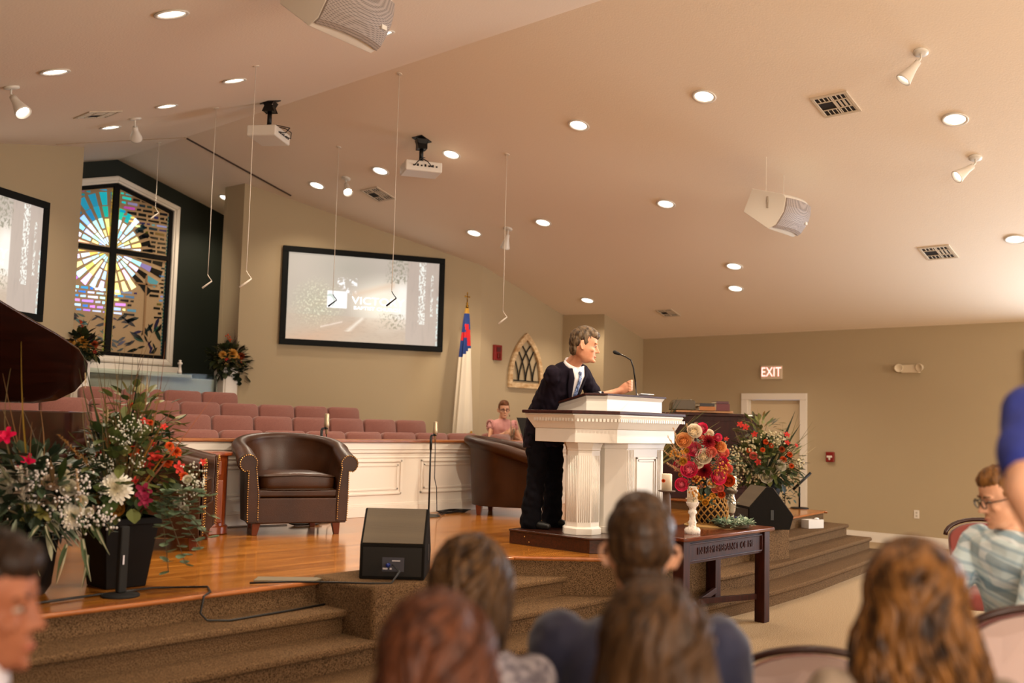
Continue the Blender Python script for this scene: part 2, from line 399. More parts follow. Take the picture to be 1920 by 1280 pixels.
# door in the right wall
d1 = tag(bpy.data.objects.new('door_1', None), 'plain pale door in a white frame under the exit sign', 'door', kind='structure'); COL.objects.link(d1)
MB().box(14.29, 6.88, 0, 14.33, 7.76, 2.03).build('door_leaf', mat('door_paint', '#c9b595', .6), d1)
mb = MB().box(14.21, 7.76, 0, 14.26, 7.87, 2.03).box(14.21, 6.77, 0, 14.26, 6.88, 2.03).box(14.21, 6.77, 2.03, 14.26, 7.87, 2.13).box(14.26, 7.74, 0, 14.33, 7.77, 2.04).box(14.26, 6.87, 0, 14.33, 6.9, 2.04)
mb.build('door_frame', M_WHITE, d1, bevel=.006)
MB().lathe([(.028, 0), (.028, .01), (.012, .02), (.012, .04), (.03, .055), (.03, .075), (.0, .085)], 14, Matrix.Translation((14.29, 7.02, 1.0)) @ Matrix.Rotation(-pi/2, 4, 'Y')).build('door_knob', mat('brass', '#b08840', .25, 1), d1, smooth=True)
# baseboards
def bb(name, pts, z=0):
    b = MB()
    for (x0, y0), (x1, y1) in zip(pts, pts[1:]):
        dx, dy = x1-x0, y1-y0; L = hypot(dx, dy); nx, ny = dy/L, -dx/L
        b.prism([(x0, y0), (x1, y1), (x1+nx*.016, y1+ny*.016), (x0+nx*.016, y0+ny*.016)], z, z+.11)
        b.prism([(x0, y0), (x1, y1), (x1+nx*.010, y1+ny*.010), (x0+nx*.010, y0+ny*.010)], z+.11, z+.14)
    return struct(b, name, M_WHITE)
bb('baseboard_right', [(14.25, 6.77), (14.25, -8.0)][::1])
bb('baseboard_far', [(14.25, 9.78), (14.25, 7.87)])
# ================================================================== STAGE
stage = tag(bpy.data.objects.new('stage', None), 'raised wooden stage with carpeted front steps', 'stage', kind='structure'); COL.objects.link(stage)
FR = [(1.26, 5.03), (5.68, 5.03), (6.25, 4.44), (7.6, 4.44), (8.17, 5.03), (9.2, 5.12), (12.1, 5.5)]
def off(pts, d):
    """shift a left-to-right front line toward the stage by d"""
    return [(x, y+d) for x, y in pts]
top = FR+[(12.1, 9.7), (10.8, 10.5), (2.5, 10.5), (1.26, 9.5)]
MB().prism(off(FR, .02)+[(12.06, 9.7), (10.8, 10.5), (2.5, 10.5), (1.3, 9.5)], .532, .56).build('stage_floor', M_STAGE, stage)
b = MB()
for (x0, y0), (x1, y1) in zip(FR, FR[1:]): b.prism([(x0, y0), (x1, y1), (x1, y1+.09), (x0, y0+.09)], .535, .562)
b.prism([(12.04, 5.45), (12.12, 5.5), (12.12, 9.6), (12.04, 9.6)], .535, .562)
b.build('stage_nosing', M_NOSE, stage, bevel=.011)
bot = off(FR, .035); bot[2] = (6.265, 4.475); bot[3] = (7.585, 4.475)
MB().prism(bot+[(12.08, 9.7), (10.8, 10.5), (2.5, 10.5), (1.28, 9.5)], 0, .535).build('carpeted_base', M_STEPC, stage)
for k, z in enumerate((.42, .28, .14)):
    y = 4.76-.27*k; yr = 5.22-.27*k; e = .05*(k+1)
    sh = [(1.26-e, y), (8.2, y), (9.1, y+.06), (12.1+e, yr), (12.1+e, 6.2), (1.26-e, 6.2)]
    t = MB().prism(sh, z-.045, z)
    t.build('tread', M_STEPC, stage, bevel=.018, bseg=3)
    MB().prism([(x, yy+(.035 if yy < 6 else 0)) for x, yy in sh], z-.14, z-.02).build('riser', M_STEPC, stage)
MB().box(3.87, 4.52, .14, 4.5, 5.12, .585).build('monitor_block', M_STEPC, stage, bevel=.03, bseg=3)
MB().box(8.93, 4.68, .14, 9.45, 5.35, .585).build('monitor_block', M_STEPC, stage, bevel=.015, bseg=3)
# low upper platform at far right
MB().box(10.6, 6.35, .56, 12.0, 9.5, .66).build('upper_platform', M_STEPC, stage)
MB().box(10.58, 6.32, .66, 12.05, 9.5, .685).build('upper_platform_top', M_NOSE, stage, bevel=.008)
# choir loft : tiers, white panelled front wall with wooden cap
loft = tag(bpy.data.objects.new('choir_loft', None), 'white panelled choir loft wall with wooden cap rail and carpeted tiers', 'choir loft', kind='structure'); COL.objects.link(loft)
for k, (y0, y1, hw) in enumerate(((9.1, 9.95, 4.2), (9.95, 10.8, 3.9), (10.8, 12.2, 2.4))):
    MB().box(CX-hw, y0, .5, CX+hw, y1, .71+.15*k).build('tier', M_STEPC, loft)
w = MB().box(2.9, 8.05, .56, 10.5, 8.17, 1.33)
w.box(2.88, 8.02, 1.25, 10.52, 8.06, 1.325).box(2.88, 8.032, 1.215, 10.52, 8.06, 1.25).box(2.88, 8.042, 1.16, 10.52, 8.06, 1.175)
w.box(2.88, 8.02, .56, 10.52, 8.06, .66).box(2.88, 8.035, .66, 10.52, 8.06, .69)
w.build('front_wall', M_WHITE, loft, bevel=.004)
for x0, x1 in ((2.95, 4.72), (4.98, 7.22), (7.5, 9.72)):
    p = MB(); t = .035
    for a in (0, .045):
        p.box(x0+a, 8.036+a*.15, .78+a, x1-a, 8.055, .78+a+t*.6).box(x0+a, 8.036+a*.15, 1.14-a-t*.6, x1-a, 8.055, 1.14-a)
        p.box(x0+a, 8.036+a*.15, .78+a, x0+a+t*.6, 8.055, 1.14-a).box(x1-a-t*.6, 8.036+a*.15, .78+a, x1-a, 8.055, 1.14-a)
    p.build('panel_moulding', M_WHITE, loft, bevel=.003)
MB().box(2.86, 7.99, 1.325, 10.54, 8.2, 1.355).build('cap_rail', mat('cap_wood', '#9a5f34', .3, col2='#74401f', nscale=4, stretch=(1, 10, 10)), loft, bevel=.008)
# baptistry front : glass screen between white posts
bapt = tag(bpy.data.objects.new('baptistry', None), 'baptistry with a clear glass front between white posts', 'baptistry', kind='structure'); COL.objects.link(bapt)
MB().box(5.5, 12.35, .56, 7.86, 12.47, 1.74).build('front_wall', M_WHITE, bapt)
M_GLASS = mat('clear_glass', '#d4e6e2', .04, trans=1, ior=1.13, spec=.5)
MB().box(5.74, 12.40, 1.74, 7.62, 12.412, 2.13).build('glass_screen', M_GLASS, bapt)
for x in (5.62, 7.74):
    pp = MB().box(x-.115, 12.25, .56, x+.115, 12.5, 2.2).box(x-.135, 12.23, 2.2, x+.135, 12.52, 2.24).box(x-.09, 12.235, 1.2, x+.09, 12.26, 2.12)
    pp.build('post', M_WHITE, bapt, bevel=.008)
MB().lathe([(.03, 0), (.03, .04), (.018, .05), (.018, .12), (.032, .13), (.032, .15), (.012, .16), (.02, .18), (0, .19)], 14, Matrix.Translation((7.05, 12.42, 2.12))).build('tap_post', M_WHITE, bapt, smooth=True)

# ================================================================== CEILING FIXTURES
M_LAMP = mat('lamp_glow', '#fff3e0', .5, emit=(1, .93, .82), estr=9)
M_LAMPD = mat('reflector_glow', '#f6efe4', .4, emit=(1, .92, .8), estr=2.6)
M_METW = mat('white_metal', '#dcd6cb', .35)
M_IRON = mat('black_metal', '#0e0d0c', .4, .3)
TH = atan2(.285, 1)
def crot(x): return Matrix.Rotation(TH if x > CX else -TH, 4, 'Y')
def cmount(name, label, cat, x, y, group=None):
    t = thing(name, label, cat, (x, y, ceil_z(x)), 0, group); t.rotation_euler = crot(x).to_euler(); return t
base_dl = None
CANS = [(8.25, 4.99, 'round recessed ceiling light, nearest of those over the pulpit'), (8.25, 6.54, 'round recessed ceiling light between the pulpit one and the rear projector'),
 (8.25, 8.49, 'bright recessed ceiling light just right of the rear projector'), (8.25, 9.8, 'recessed ceiling light between the rear projector and the small spotlight'),
 (8.25, 11.14, 'dim rimmed recessed ceiling light left of the lit small spotlight'), (5.13, 8.31, 'recessed ceiling light with glow just left of the front projector mount'),
 (5.13, 9.58, 'recessed ceiling light midway between the left vent and front projector'), (5.13, 10.82, 'recessed ceiling light just below the left ceiling vent'),
 (3.28, 7.93, 'recessed ceiling light above the left edge, beside the lit spotlight'), (3.28, 6.13, 'large recessed ceiling light near the top left corner of the ceiling'),
 (5.35, 6.41, 'recessed ceiling light peeking out behind the hanging grey loudspeaker'), (9.38, 3.01, 'brightest recessed ceiling light near the two right spotlights'),
 (10.07, 6.61, 'recessed ceiling light left of the white hanging loudspeaker'), (10.07, 8.56, 'recessed ceiling light above the preacher, right of the hanging microphone'),
 (10.07, 9.85, 'recessed ceiling light above the flag'), (11.87, 6.69, 'upper of the two close recessed ceiling lights right of centre'),
 (12.55, 7.05, 'lower of the two close recessed ceiling lights right of centre'), (12.55, 9.7, 'recessed ceiling light above the corner beside the preacher'),
 (11.88, 3.18, 'recessed ceiling light cut by the right edge of the photo'), (8.06, 13.12, 'recessed ceiling light half hidden by the chancel pillar')]
for i, (x, y, lab) in enumerate(CANS):
    t = cmount('recessed_light', lab, 'ceiling light', x, y, 'recessed ceiling lights')
    if base_dl is None:
        ring = MB().lathe([(.092, -.002), (.112, -.003), (.118, -.009), (.112, -.014), (.094, -.012), (.088, -.004)], 28, cap=False).build('trim_ring', M_METW, t, smooth=True)
        refl = MB().lathe([(.0, -.003), (.092, -.003), (.092, -.0045), (0, -.0045)], 28, cap=False).build('reflector', M_LAMPD, t)
        lamp = MB().lathe([(.0, -.004), (.045, -.004), (.05, -.006), (.03, -.011), (0, -.013)], 20, cap=False).build('lamp', M_LAMP, t, smooth=True)
        base_dl = (ring, refl, lamp)
    else:
        for ch in base_dl: c = ch.copy(); COL.objects.link(c); c.parent = t
    spot('can_beam', (x, y, ceil_z(x)-.05), (0, 0, -1), 70, 125, .9, rad=.06)
for x, y, lab in ((3.28, 3.5, 'left aisle, front'), (5.13, 4.6, 'left of the pulpit steps'), (3.28, .5, 'left aisle, beside the camera'), (6.5, 1.5, 'centre of the front seats'), (9.4, .2, 'right of centre, front seats'), (11.88, .2, 'right aisle, by the side window'), (3.3, -3, 'left, back seats'), (6.5, -3, 'centre, back seats'), (10, -3.2, 'right of centre, back seats'), (12.6, -3.2, 'far right, back seats')):
    t = cmount('recessed_light', 'recessed ceiling light over the congregation, '+lab, 'ceiling light', x, y, 'recessed lights over the congregation')
    for ch in base_dl: c = ch.copy(); COL.objects.link(c); c.parent = t
    spot('can_beam', (x, y, ceil_z(x)-.05), (0, 0, -1), 70, 125, .9, rad=.06)
# track spots
def trackspot(x, y, target, label, power, ang=38, lit=True):
    z = ceil_z(x); t = thing('spotlight', label, 'spotlight', (x, y, z), 0, 'ceiling spotlights')
    MB().lathe([(0, 0), (.062, 0), (.062, -.016), (.03, -.022), (0, -.022)], 20, crot(x)).build('canopy', M_METW, t, smooth=True)
    d = Vector(target)-Vector((x, y, z)); d.normalize()
    stem = Vector((d.x*.05, d.y*.05, -.1))
    MB().tube([(0, 0, -.02), (0, 0, -.06), stem], .009, 8).build('stem', M_METW, t, smooth=True)
    q = d.to_track_quat('Z', 'Y').to_matrix().to_4x4(); T = Matrix.Translation(stem) @ q
    MB().lathe([(0, -.02), (.028, -.015), (.032, .03), (.036, .06), (.052, .12), (.066, .17), (.068, .185), (.060, .185), (.052, .14), (0, .13)], 20, T).build('shade', M_METW, t, smooth=True)
    MB().lathe([(0, .150), (.045, .150), (.045, .158), (0, .170)], 16, T).build('bulb', M_LAMP if lit else mat('bulb_off', '#c9c2b8', .3), t, smooth=True)
    if lit:
        l = stem + d*.2
        spot('spot_beam', (x+l.x, y+l.y, z+l.z), d, power, ang, .5, (1, .86, .68), .045)
trackspot(8.32, 2.94, (6.9, 5.2, 1.4), 'white spotlight nearest the top right, lit and aimed at the pulpit', 235, 55)
trackspot(10.08, 3.05, (6.9, 6.2, 1.1), 'white spotlight on the far right, lit and aimed left at the stage', 320, 55)
trackspot(8.24, 10.49, (6.6, 7.2, .9), 'lit white spotlight hanging above the right projection screen', 110, 50)
trackspot(5.15, 10.29, (7.3, 13.7, 3.3), 'pale spotlight aimed away at the chancel wall, left of the screens', 170, 45)
trackspot(10.09, 9.21, (10.9, 10.6, 1.8), 'pale spotlight aimed at the wall above the flag', 60, 50)
trackspot(3.18, 8.52, (4.2, 5.8, .9), 'lit spotlight on the left edge above the left screen', 230, 60)
trackspot(5.2, 2.8, (5.6, 7.2, 1.0), 'white spotlight over the congregation aimed at the armchairs', 330, 58)
trackspot(3.3, 2.6, (2.8, 5.8, 1.2), 'white spotlight over the congregation aimed at the left flowers', 200, 50)
# vents
M_VENT = mat('vent_metal', '#cbbba4', .5); M_VDARK = mat('vent_dark', '#1d150f', .8)
def vent(x, y, label, s=.36):
    t = cmount('ceiling_vent', label, 'vent', x, y, 'ceiling vents'); h = s/2
    f = MB()
    for a in (-h, h-.03): f.box(a, -h, -.012, a+.03, h, .0).box(-h+.03, a, -.012, h-.03, a+.03, 0)
    f.box(-.006+h*.33, -h, -.011, .006+h*.33, h, 0).box(-.006-h*.4, -h, -.011, .006-h*.4, h, 0).box(-h, -.006, -.011, h, .006, 0)
    f.build('frame', M_VENT, t, bevel=.003)
    MB().box(-h+.02, -h+.02, -.004, h-.02, h-.02, -.001).build('duct', M_VDARK, t)
    sl = MB()
    n = 7
    for i in range(n):
        yy = -h+.035+i*(h*2-.07)/n
        sl.box(-h+.03, yy, -.010, -h*.4-.01, yy+.008, -.003)
        if yy < -.01: sl.box(-h*.4+.01, yy-.002, -.010, h*.33-.01, yy+.018, -.003)
        sl.box(h*.33+.01, yy, -.010, h-.03, yy+.006, -.003)
    sl.build('louvre', M_VENT, t)
vent(8.8, 3.9, 'square ceiling vent near the top right, largest of the vents')
vent(4.58, 9.96, 'square ceiling vent at the left above the chancel')
vent(8.73, 10.4, 'square ceiling vent above the right projection screen')
vent(12.03, 4.07, 'square ceiling vent at the right above the emergency light')
vent(13.23, 8.62, 'small looking ceiling vent above the microphone corner', .3)
# movable-partition track on the ceiling before the chancel
tr = MB(); n = 12
pts = [(6.70, 11.93), (8.34, 11.87)]
for i in range(n):
    a, c = i/n, (i+1)/n
    xa, ya, xb, yb = [pts[0][k]+(pts[1][k]-pts[0][k])*t_ for t_ in (a, c) for k in (0, 1)]
    tr.loft([[(xa, ya-.015, ceil_z(xa)+.01), (xa, ya+.015, ceil_z(xa)+.01), (xa, ya+.015, ceil_z(xa)-.012), (xa, ya-.015, ceil_z(xa)-.012)],
             [(xb, yb-.015, ceil_z(xb)+.01), (xb, yb+.015, ceil_z(xb)+.01), (xb, yb+.015, ceil_z(xb)-.012), (xb, yb-.015, ceil_z(xb)-.012)]])
struct(tr, 'trim_1', mat('track_brown', '#3d2a1b', .6))
tr = MB().loft([[(5.0, 11.925, ceil_z(5)+.01), (5.0, 11.935, ceil_z(5)+.01), (5.0, 11.935, ceil_z(5)-.006), (5.0, 11.925, ceil_z(5)-.006)], [(6.68, 11.925, 5.24), (6.68, 11.935, 5.24), (6.68, 11.935, 5.222), (6.68, 11.925, 5.222)]])
struct(tr, 'trim_2', mat('ceiling_seam', '#a08566', .8))
# hanging choir microphones
M_WIRE = mat('white_wire', '#d8cdbd', .5)
def hangmic(x, y, zt, zb, label, dark=False, bend=(-.02, 0), bl=.1):
    t = thing('hanging_microphone', label, 'microphone', (x, y, zt), 0, 'hanging choir microphones')
    MB().tube([(0, 0, 0), (0, 0, -(zt-zb)*.5), (.004, 0, -(zt-zb)*.75), (0, 0, -(zt-zb))], .0035, 6).build('wire', M_WIRE, t, smooth=True)
    MB().lathe([(0, 0), (.03, 0), (.03, -.006), (0, -.01)], 14, crot(x)).build('ceiling_plate', M_WIRE, t)
    b = zt-zb; mm = M_IRON if dark else M_WIRE
    j = (.035, -.035, -b-.07)
    MB().tube([(0, 0, -b), (.012, -.012, -b-.03), j], .005, 6).build('gooseneck', M_WIRE if not dark else M_IRON, t, smooth=True)
    MB().tube([j, (j[0]-.06+bend[0], j[1]+.06, j[2]-.085)], [.007, .010], 8).build('capsule', mm, t, smooth=True)
hangmic(5.84, 9.8, ceil_z(5.84), 3.11, 'white hanging microphone in front of the dark green wall')
hangmic(4.97, 7.7, ceil_z(4.97), 2.86, 'white hanging microphone crossing the chancel pillar')
hangmic(7.62, 9.87, ceil_z(7.62), 3.10, 'hanging microphone before the logo on the right screen', True)
hangmic(6.77, 7.79, ceil_z(6.77), 2.89, 'hanging microphone before the bright middle of the right screen', True)
hangmic(8.48, 7.79, ceil_z(8.48), 2.86, 'white hanging microphone between the flag and the arched ornament')
hangmic(6.5, 12.29, ceil_z(6.5), 4.3, 'faint hanging microphone beside the chancel gable')
# projectors
def projector(x, y, rz, label, drop):
    z = ceil_z(x); t = thing('projector', label, 'projector', (x, y, z), rz, 'ceiling projectors')
    TT = Matrix.Rotation(-rz, 4, 'Z') @ crot(x)
    mb = MB().box(-.085, -.085, -.012, .085, .085, -.002, TT)
    for s_ in (-1, 1):
        mb.add([(-.07, s_*.07, -.01), (.07, s_*.07, -.01), (.045, s_*.06, -.06), (.075, s_*.055, -.125), (-.075, s_*.055, -.125), (-.045, s_*.06, -.06)], [(0, 1, 2, 5), (5, 2, 3, 4)])
        mb.add([(s_*.07, -.07, -.01), (s_*.07, .07, -.01), (s_*.05, .05, -.06), (s_*.06, .055, -.125), (s_*.06, -.055, -.125), (s_*.05, -.05, -.06)], [(0, 1, 2, 5), (5, 2, 3, 4)])
    mb.box(-.055, -.05, -.12, .055, .05, -.09)
    mb.build('ceiling_bracket', M_IRON, t)
    MB().tube([(0, 0, -.08), (0, 0, -drop)], .026, 14).build('pole', M_IRON, t, smooth=True)
    c = -drop-.09
    MB().box(-.06, -.07, c+.062, .06, .07, c+.082).build('mounting_plate', M_IRON, t)
    MB().box(-.17, -.22, c-.065, .17, .22, c+.06).build('housing', M_METW, t, bevel=.018, bseg=3)
    g = MB()
    for i in range(9): g.box(.171, -.19+i*.016, c-.03, .175, -.182+i*.016, c+.03)
    g.build('vent_slats', mat('grey_plastic', '#8c8378', .6), t)
    MB().lathe([(0, 0), (.042, 0), (.045, .02), (.036, .03), (0, .026)], 20, Matrix.Translation((.165, .1, c)) @ Matrix.Rotation(pi/2, 4, 'Y')).build('lens', M_BLACK, t, smooth=True)
    pn = MB()
    for i in range(7): pn.box(-.176, -.16+i*.045, c-.01, -.169, -.14+i*.045, c+.008+.01*(i % 2))
    pn.build('socket_panel', M_MATT, t)
    MB().tube([(-.175, .1, c), (-.25, .12, c-.01), (-.27, .06, c+.06), (-.2, 0, c+.09), (-.06, .0, c+.12)], .006, 6).tube([(-.175, -.06, c), (-.23, -.08, c-.02), (-.26, -.02, c+.03), (-.2, .02, c+.07), (-.05, .0, c+.1)], .006, 6).build('cable', M_BLACK, t, smooth=True)
    return t
projector(6.34, 9.5, 2.15, 'white ceiling projector with bright lit side, nearer the left', .30)
projector(7.86, 8.6, 1.05, 'white ceiling projector above the right screen showing its sockets', .27)
# hanging loudspeakers
def mesh_mat(name, c1, c2, sc):
    m = mat(name, c1, .6); nt = m.node_tree; N = nt.nodes; L = nt.links; b = N['Principled BSDF']
    tc = N.new('ShaderNodeTexCoord'); v = N.new('ShaderNodeTexVoronoi'); v.inputs['Scale'].default_value = sc; v.inputs['Randomness'].default_value = 0
    L.new(tc.outputs['Object'], v.inputs['Vector']); r = N.new('ShaderNodeValToRGB'); L.new(v.outputs['Distance'], r.inputs[0])
    r.color_ramp.elements[0].position = .30; r.color_ramp.elements[1].position = .42
    r.color_ramp.elements[0].color = (*lin(c2), 1); r.color_ramp.elements[1].color = (*lin(c1), 1); L.new(r.outputs[0], b.inputs['Base Color']); return m
M_GRILLE = mesh_mat('speaker_grille', '#9d8f86', '#3c332e', 110)
def hangspk(x, y, z, label, w=.56, sc=1, rz=0):
    t = thing('loudspeaker', label, 'loudspeaker', (x, y, z), rz, 'hanging loudspeakers')
    # side profile (forward = -y, up) front tilted down
    pr = [(.22, .21), (-.14, .10), (-.165, .06), (-.14, -.08), (-.05, -.21), (.03, -.245), (.32, -.03)]
    n = 9; rings = []
    for i in range(n):
        u = -1+2*i/(n-1); bow = .05*(1-u*u)
        rings.append([(u*w/2*sc, (p[0]-(bow if 1 <= k <= 4 else 0))*sc, p[1]*sc) for k, p in enumerate(pr)])
    MB().loft(rings).build('cabinet', M_METW, t, bevel=.006, ang=50)
    g = MB(); fr = [pr[2], (-.158, -.02), pr[3], (-.098, -.15), pr[4], (-.01, -.232)]
    rings = []
    for i in range(13):
        u = -1+2*i/12; u *= .985; bow = .05*(1-u*u)
        rings.append([(u*w/2*sc, (p[0]-bow-.012)*sc, (p[1]-.006)*sc) for p in fr]+[(u*w/2*sc, (p[0]-bow+.004)*sc, (p[1]+.004)*sc) for p in fr[::-1]])
    g.loft(rings).build('grille', M_GRILLE, t)
    MB().cbox((w*.36*sc, -.158*sc, -.13*sc), (.045, .012, .03)).build('badge', M_METW, t)
    for s_ in (-1, 1):
        MB().box(s_*w/2*sc, .03, -.02, s_*w/2*sc+s_*.012, .05, .1).tube([(s_*(w/2*sc+.01), .04, .08), (s_*(w/2*sc+.02), .03, .06), (s_*(w/2*sc+.012), .045, .03)], .006, 6).build('side_bracket', mat('bracket_grey', '#a89b8b', .5), t)
    for s_ in (-1, 1):
        X = s_*.2; xx = x+X
        MB().tube([(X, .1, .12), (X, .1, ceil_z(xx)-z+.01)], .004, 6).build('hanging_wire', M_WIRE, t)
hangspk(9.66, 4.86, 3.89, 'white hanging loudspeaker with grey grille at the right, whole in view')
hangspk(3.93, 5.08, 4.27, 'large looking grey grilled hanging loudspeaker cut by the top of the photo', rz=.1)
# ================================================================== SCREENS
def fbm(x, y, s, o=3, seed=0): return noise.fractal(Vector((x*s+seed, y*s+seed*.7, seed)), .9, 2.1, o)
def mixc(a, b, t):
    t = max(0, min(1, t)); return tuple(a[i]*(1-t)+b[i]*t for i in range(3))
def hx(h): return tuple(int(h[i:i+2], 16)/255 for i in (0, 2, 4))
def screen_col(u, v):
    c = mixc(hx('b7ab9c'), hx('c3b8ad'), u)
    c = mixc(c, hx('c9b498'), max(0, (.5-v)*1.1))
    d = hypot((u-.62)/.25, (v-.47)/.38); gl = max(0, 1-d)
    c = mixc(c, hx('fbf1dc'), gl*1.5)
    if .66 < u < .78: c = mixc(c, hx('fdf8ee'), min(1, (u-.66)/.08)*max(0, 1-abs(v-.5)/.36)*1.6)
    fol = max(0, 1-hypot((u-.2)/.2, (v-.42)/.34)); n = fbm(u*1.8, v, 48, 5, 3)
    c = mixc(c, hx('a9a68c'), fol*.8)
    if n > .05: c = mixc(c, hx('e6e4c8'), min(1, (n-.05)*2.2)*min(1, fol*1.6))
    tl = max(0, 1-hypot((u-.38)/.3, (v-.85)/.25)); c = mixc(c, hx('a7a193'), tl*.9)
    n2 = fbm(u*1.8, v, 18, 4, 9)
    if .32 < u < .45 and .55 < v < .75 and n2 > .1: c = mixc(c, hx('ffffff'), (n2-.1)*5)
    ray_ = abs((v-.62)-(u-.55)*.55); c = mixc(c, hx('e2bfa0'), max(0, 1-ray_/.06)*.55*(1 if .42 < u < .7 else .2))
    if v < .3:
        p = abs(u-(.12+v*1.35)); c = mixc(c, hx('d2a584'), max(0, 1-p/.3)*.7*(1-v/.3)+.15)
        q = abs(u-(.47+(.25-v)*-.6)); c = mixc(c, hx('fff6e6'), max(0, 1-q/(.02+.06*(.3-v)))*.8*(v > .12))
        q = abs((v-.2)-(u-.3)*.5); c = mixc(c, hx('efdccb'), max(0, 1-q/.015)*(u < .36)*(u > .22))
        n3 = fbm(u*3, v*6, 9, 3, 5); c = mixc(c, hx('a88e77'), max(0, n3)*.35)
    if u > .55:
        tr = min(1, max(0, (u-.775)/.008)); c = mixc(c, hx('b9a99d'), tr*.93)
        n4 = fbm(u*2.6, v, 34, 5, 14)
        if .86 < u < .905: c = mixc(c, hx('f4f6ee'), min(1, max(0, n4+.12)*5)*(v > .25))
        if .945 < u < .96: c = mixc(c, hx('eef2ea'), max(0, n4+.05)*5*(v > .35)*(v < .85))
        if u > .985: c = mixc(c, hx('dff2ee'), max(0, n4+.1)*5*(v < .6))
        if u < .79 and v > .72: c = mixc(c, hx('8f8b78'), max(0, n4+.1)*3*max(0, 1-abs(u-.72)/.1))
        if u < .78 and .18 < v < .36: c = mixc(c, hx('998f76'), max(0, n4)*3*max(0, 1-abs(u-.7)/.12))
        if u > .8: c = mixc(c, hx('a89a90'), max(0, fbm(u*9, v*.8, 6, 3, 2))*.7)
    if .255 < u < .385 and .385 < v < .585: c = mixc(hx('ffffff'), hx('c8d8d0'), 1 if ((u-.275)**2/.0010+(v-.47)**2/.006 < 1 and not ((u-.268)**2/.0009+(v-.455)**2/.0045 < 1)) else 0)
    return tuple(lin('%02x%02x%02x' % tuple(int(max(0, min(1, t))*255) for t in c)))
M_SCR = bpy.data.materials.new('screen_picture'); M_SCR.use_nodes = True
_n = M_SCR.node_tree; _b = _n.nodes['Principled BSDF']; _a = _n.nodes.new('ShaderNodeAttribute'); _a.attribute_name = 'col'
_b.inputs['Base Color'].default_value = (.16, .16, .16, 1); _b.inputs['Roughness'].default_value = .9; _b.inputs['Specular IOR Level'].default_value = .1
_n.links.new(_a.outputs['Color'], _b.inputs['Emission Color']); _b.inputs['Emission Strength'].default_value = .69
def screen(px, py, ang, label, W_=2.43, z0=2.61, z1=4.04):
    t = thing('projection_screen', label, 'screen', (px, py, z0), ang, 'projection screens'); H = z1-z0; f = .085
    mb = MB().box(0, -.06, 0, W_, -.005, f).box(0, -.06, H-f, W_, -.005, H).box(0, -.06, f, f, -.005, H-f).box(W_-f, -.06, f, W_, -.005, H-f)
    mb.build('screen_frame', mat('screen_black', '#0a0c0b', .7, spec=.2), t, bevel=.005)
    nx, ny = 240, 136; m = MB(); me = bpy.data.meshes.new('picture'); vs = []; fs = []; cs = []
    x0, x1, a0, a1 = f-.005, W_-f+.005, f-.005, H-f+.005
    for j in range(ny+1):
        for i in range(nx+1):
            vs.append((x0+(x1-x0)*i/nx, -.035, a0+(a1-a0)*j/ny)); cs += [*screen_col(i/nx, j/ny), 1]
    for j in range(ny):
        for i in range(nx): a = j*(nx+1)+i; fs.append((a, a+1, a+nx+2, a+nx+1))
    b0 = len(vs); vs += [(x0, -.02, a0), (x1, -.02, a0), (x1, -.02, a1), (x0, -.02, a1)]; fs.append((b0, b0+3, b0+2, b0+1)); cs += [.1, .1, .1, 1]*4
    me.from_pydata(vs, [], fs); at = me.color_attributes.new('col', 'FLOAT_COLOR', 'POINT'); at.data.foreach_set('color', cs)
    me.materials.append(M_SCR); o_ = bpy.data.objects.new('picture', me); COL.objects.link(o_); o_.parent = t
    mt = mat('screen_white', '#ffffff', .8, emit='#ffffff', estr=.85)
    iw, ih = x1-x0, a1-a0
    text('VICTORY', .155, mt, 'lettering', t, (x0+iw*.59, -.039, a0+ih*.485), (pi/2, 0, 0), .001, sx=1.22)
    text('BAPTIST CHURCH', .07, mt, 'lettering', t, (x0+iw*.585, -.039, a0+ih*.40), (pi/2, 0, 0), .001, sx=1.25)
    return t
screen(8.355, 12.03, atan2(-1.14, 2.15), 'black framed projection screen with VICTORY lettering, whole in view')
screen(2.82, 10.87, atan2(1.14, 2.15), 'black framed projection screen cut by the left edge of the photo')
# ================================================================== WALL ITEMS
def rotp(a): return Matrix.Rotation(a, 4, 'Z')
# exit sign (on the right wall, facing -x)
t = thing('exit_sign', 'lit exit sign with red letters above the side door', 'exit sign', (14.25, 7.35, 2.455), -pi/2)
MB().box(-.175, -.045, -.105, .175, 0, .105).build('sign_housing', mat('sign_housing', '#c2a98c', .5, emit='#c2a98c', estr=.12), t, bevel=.008)
text('EXIT', .205, mat('sign_red', '#ff7a66', .5, emit=(1, .30, .26), estr=2.6), 'lettering', t, (0, -.047, 0), (pi/2, 0, 0), .001, sx=.82)
# emergency light
t = thing('emergency_light', 'twin headed emergency light on the right wall', 'emergency light', (14.25, 5.2, 2.47), -pi/2)
MB().box(-.13, -.09, -.06, .13, 0, .06).build('battery_box', mat('beige_plastic', '#cdbb9e', .5), t, bevel=.015)
for s_ in (-1, 1):
    h = MB().lathe([(0, .07), (.04, .06), (.055, .02), (.06, 0), (.05, 0), (.04, .01), (0, .012)], 18, Matrix.Translation((s_*.14, -.13, .01)) @ Matrix.Rotation(pi/2+.2, 4, 'X') @ Matrix.Rotation(pi, 4, 'X') @ Matrix.Rotation(s_*.3, 4, 'Y')).build('lamp_head', mat('beige_plastic', ''), t, smooth=True)
M_RED = mat('alarm_red', '#7c1712', .4)
t = thing('fire_alarm_pull', 'red fire alarm pull station on the right wall', 'fire alarm', (14.25, 6.4, 1.185), -pi/2)
MB().box(-.06, -.05, -.075, .06, 0, .075).build('alarm_body', M_RED, t, bevel=.008)
MB().box(-.04, -.062, -.01, .04, -.048, .02).box(-.012, -.062, -.045, .012, -.048, 0).build('pull_handle', M_WHITE, t, bevel=.003)
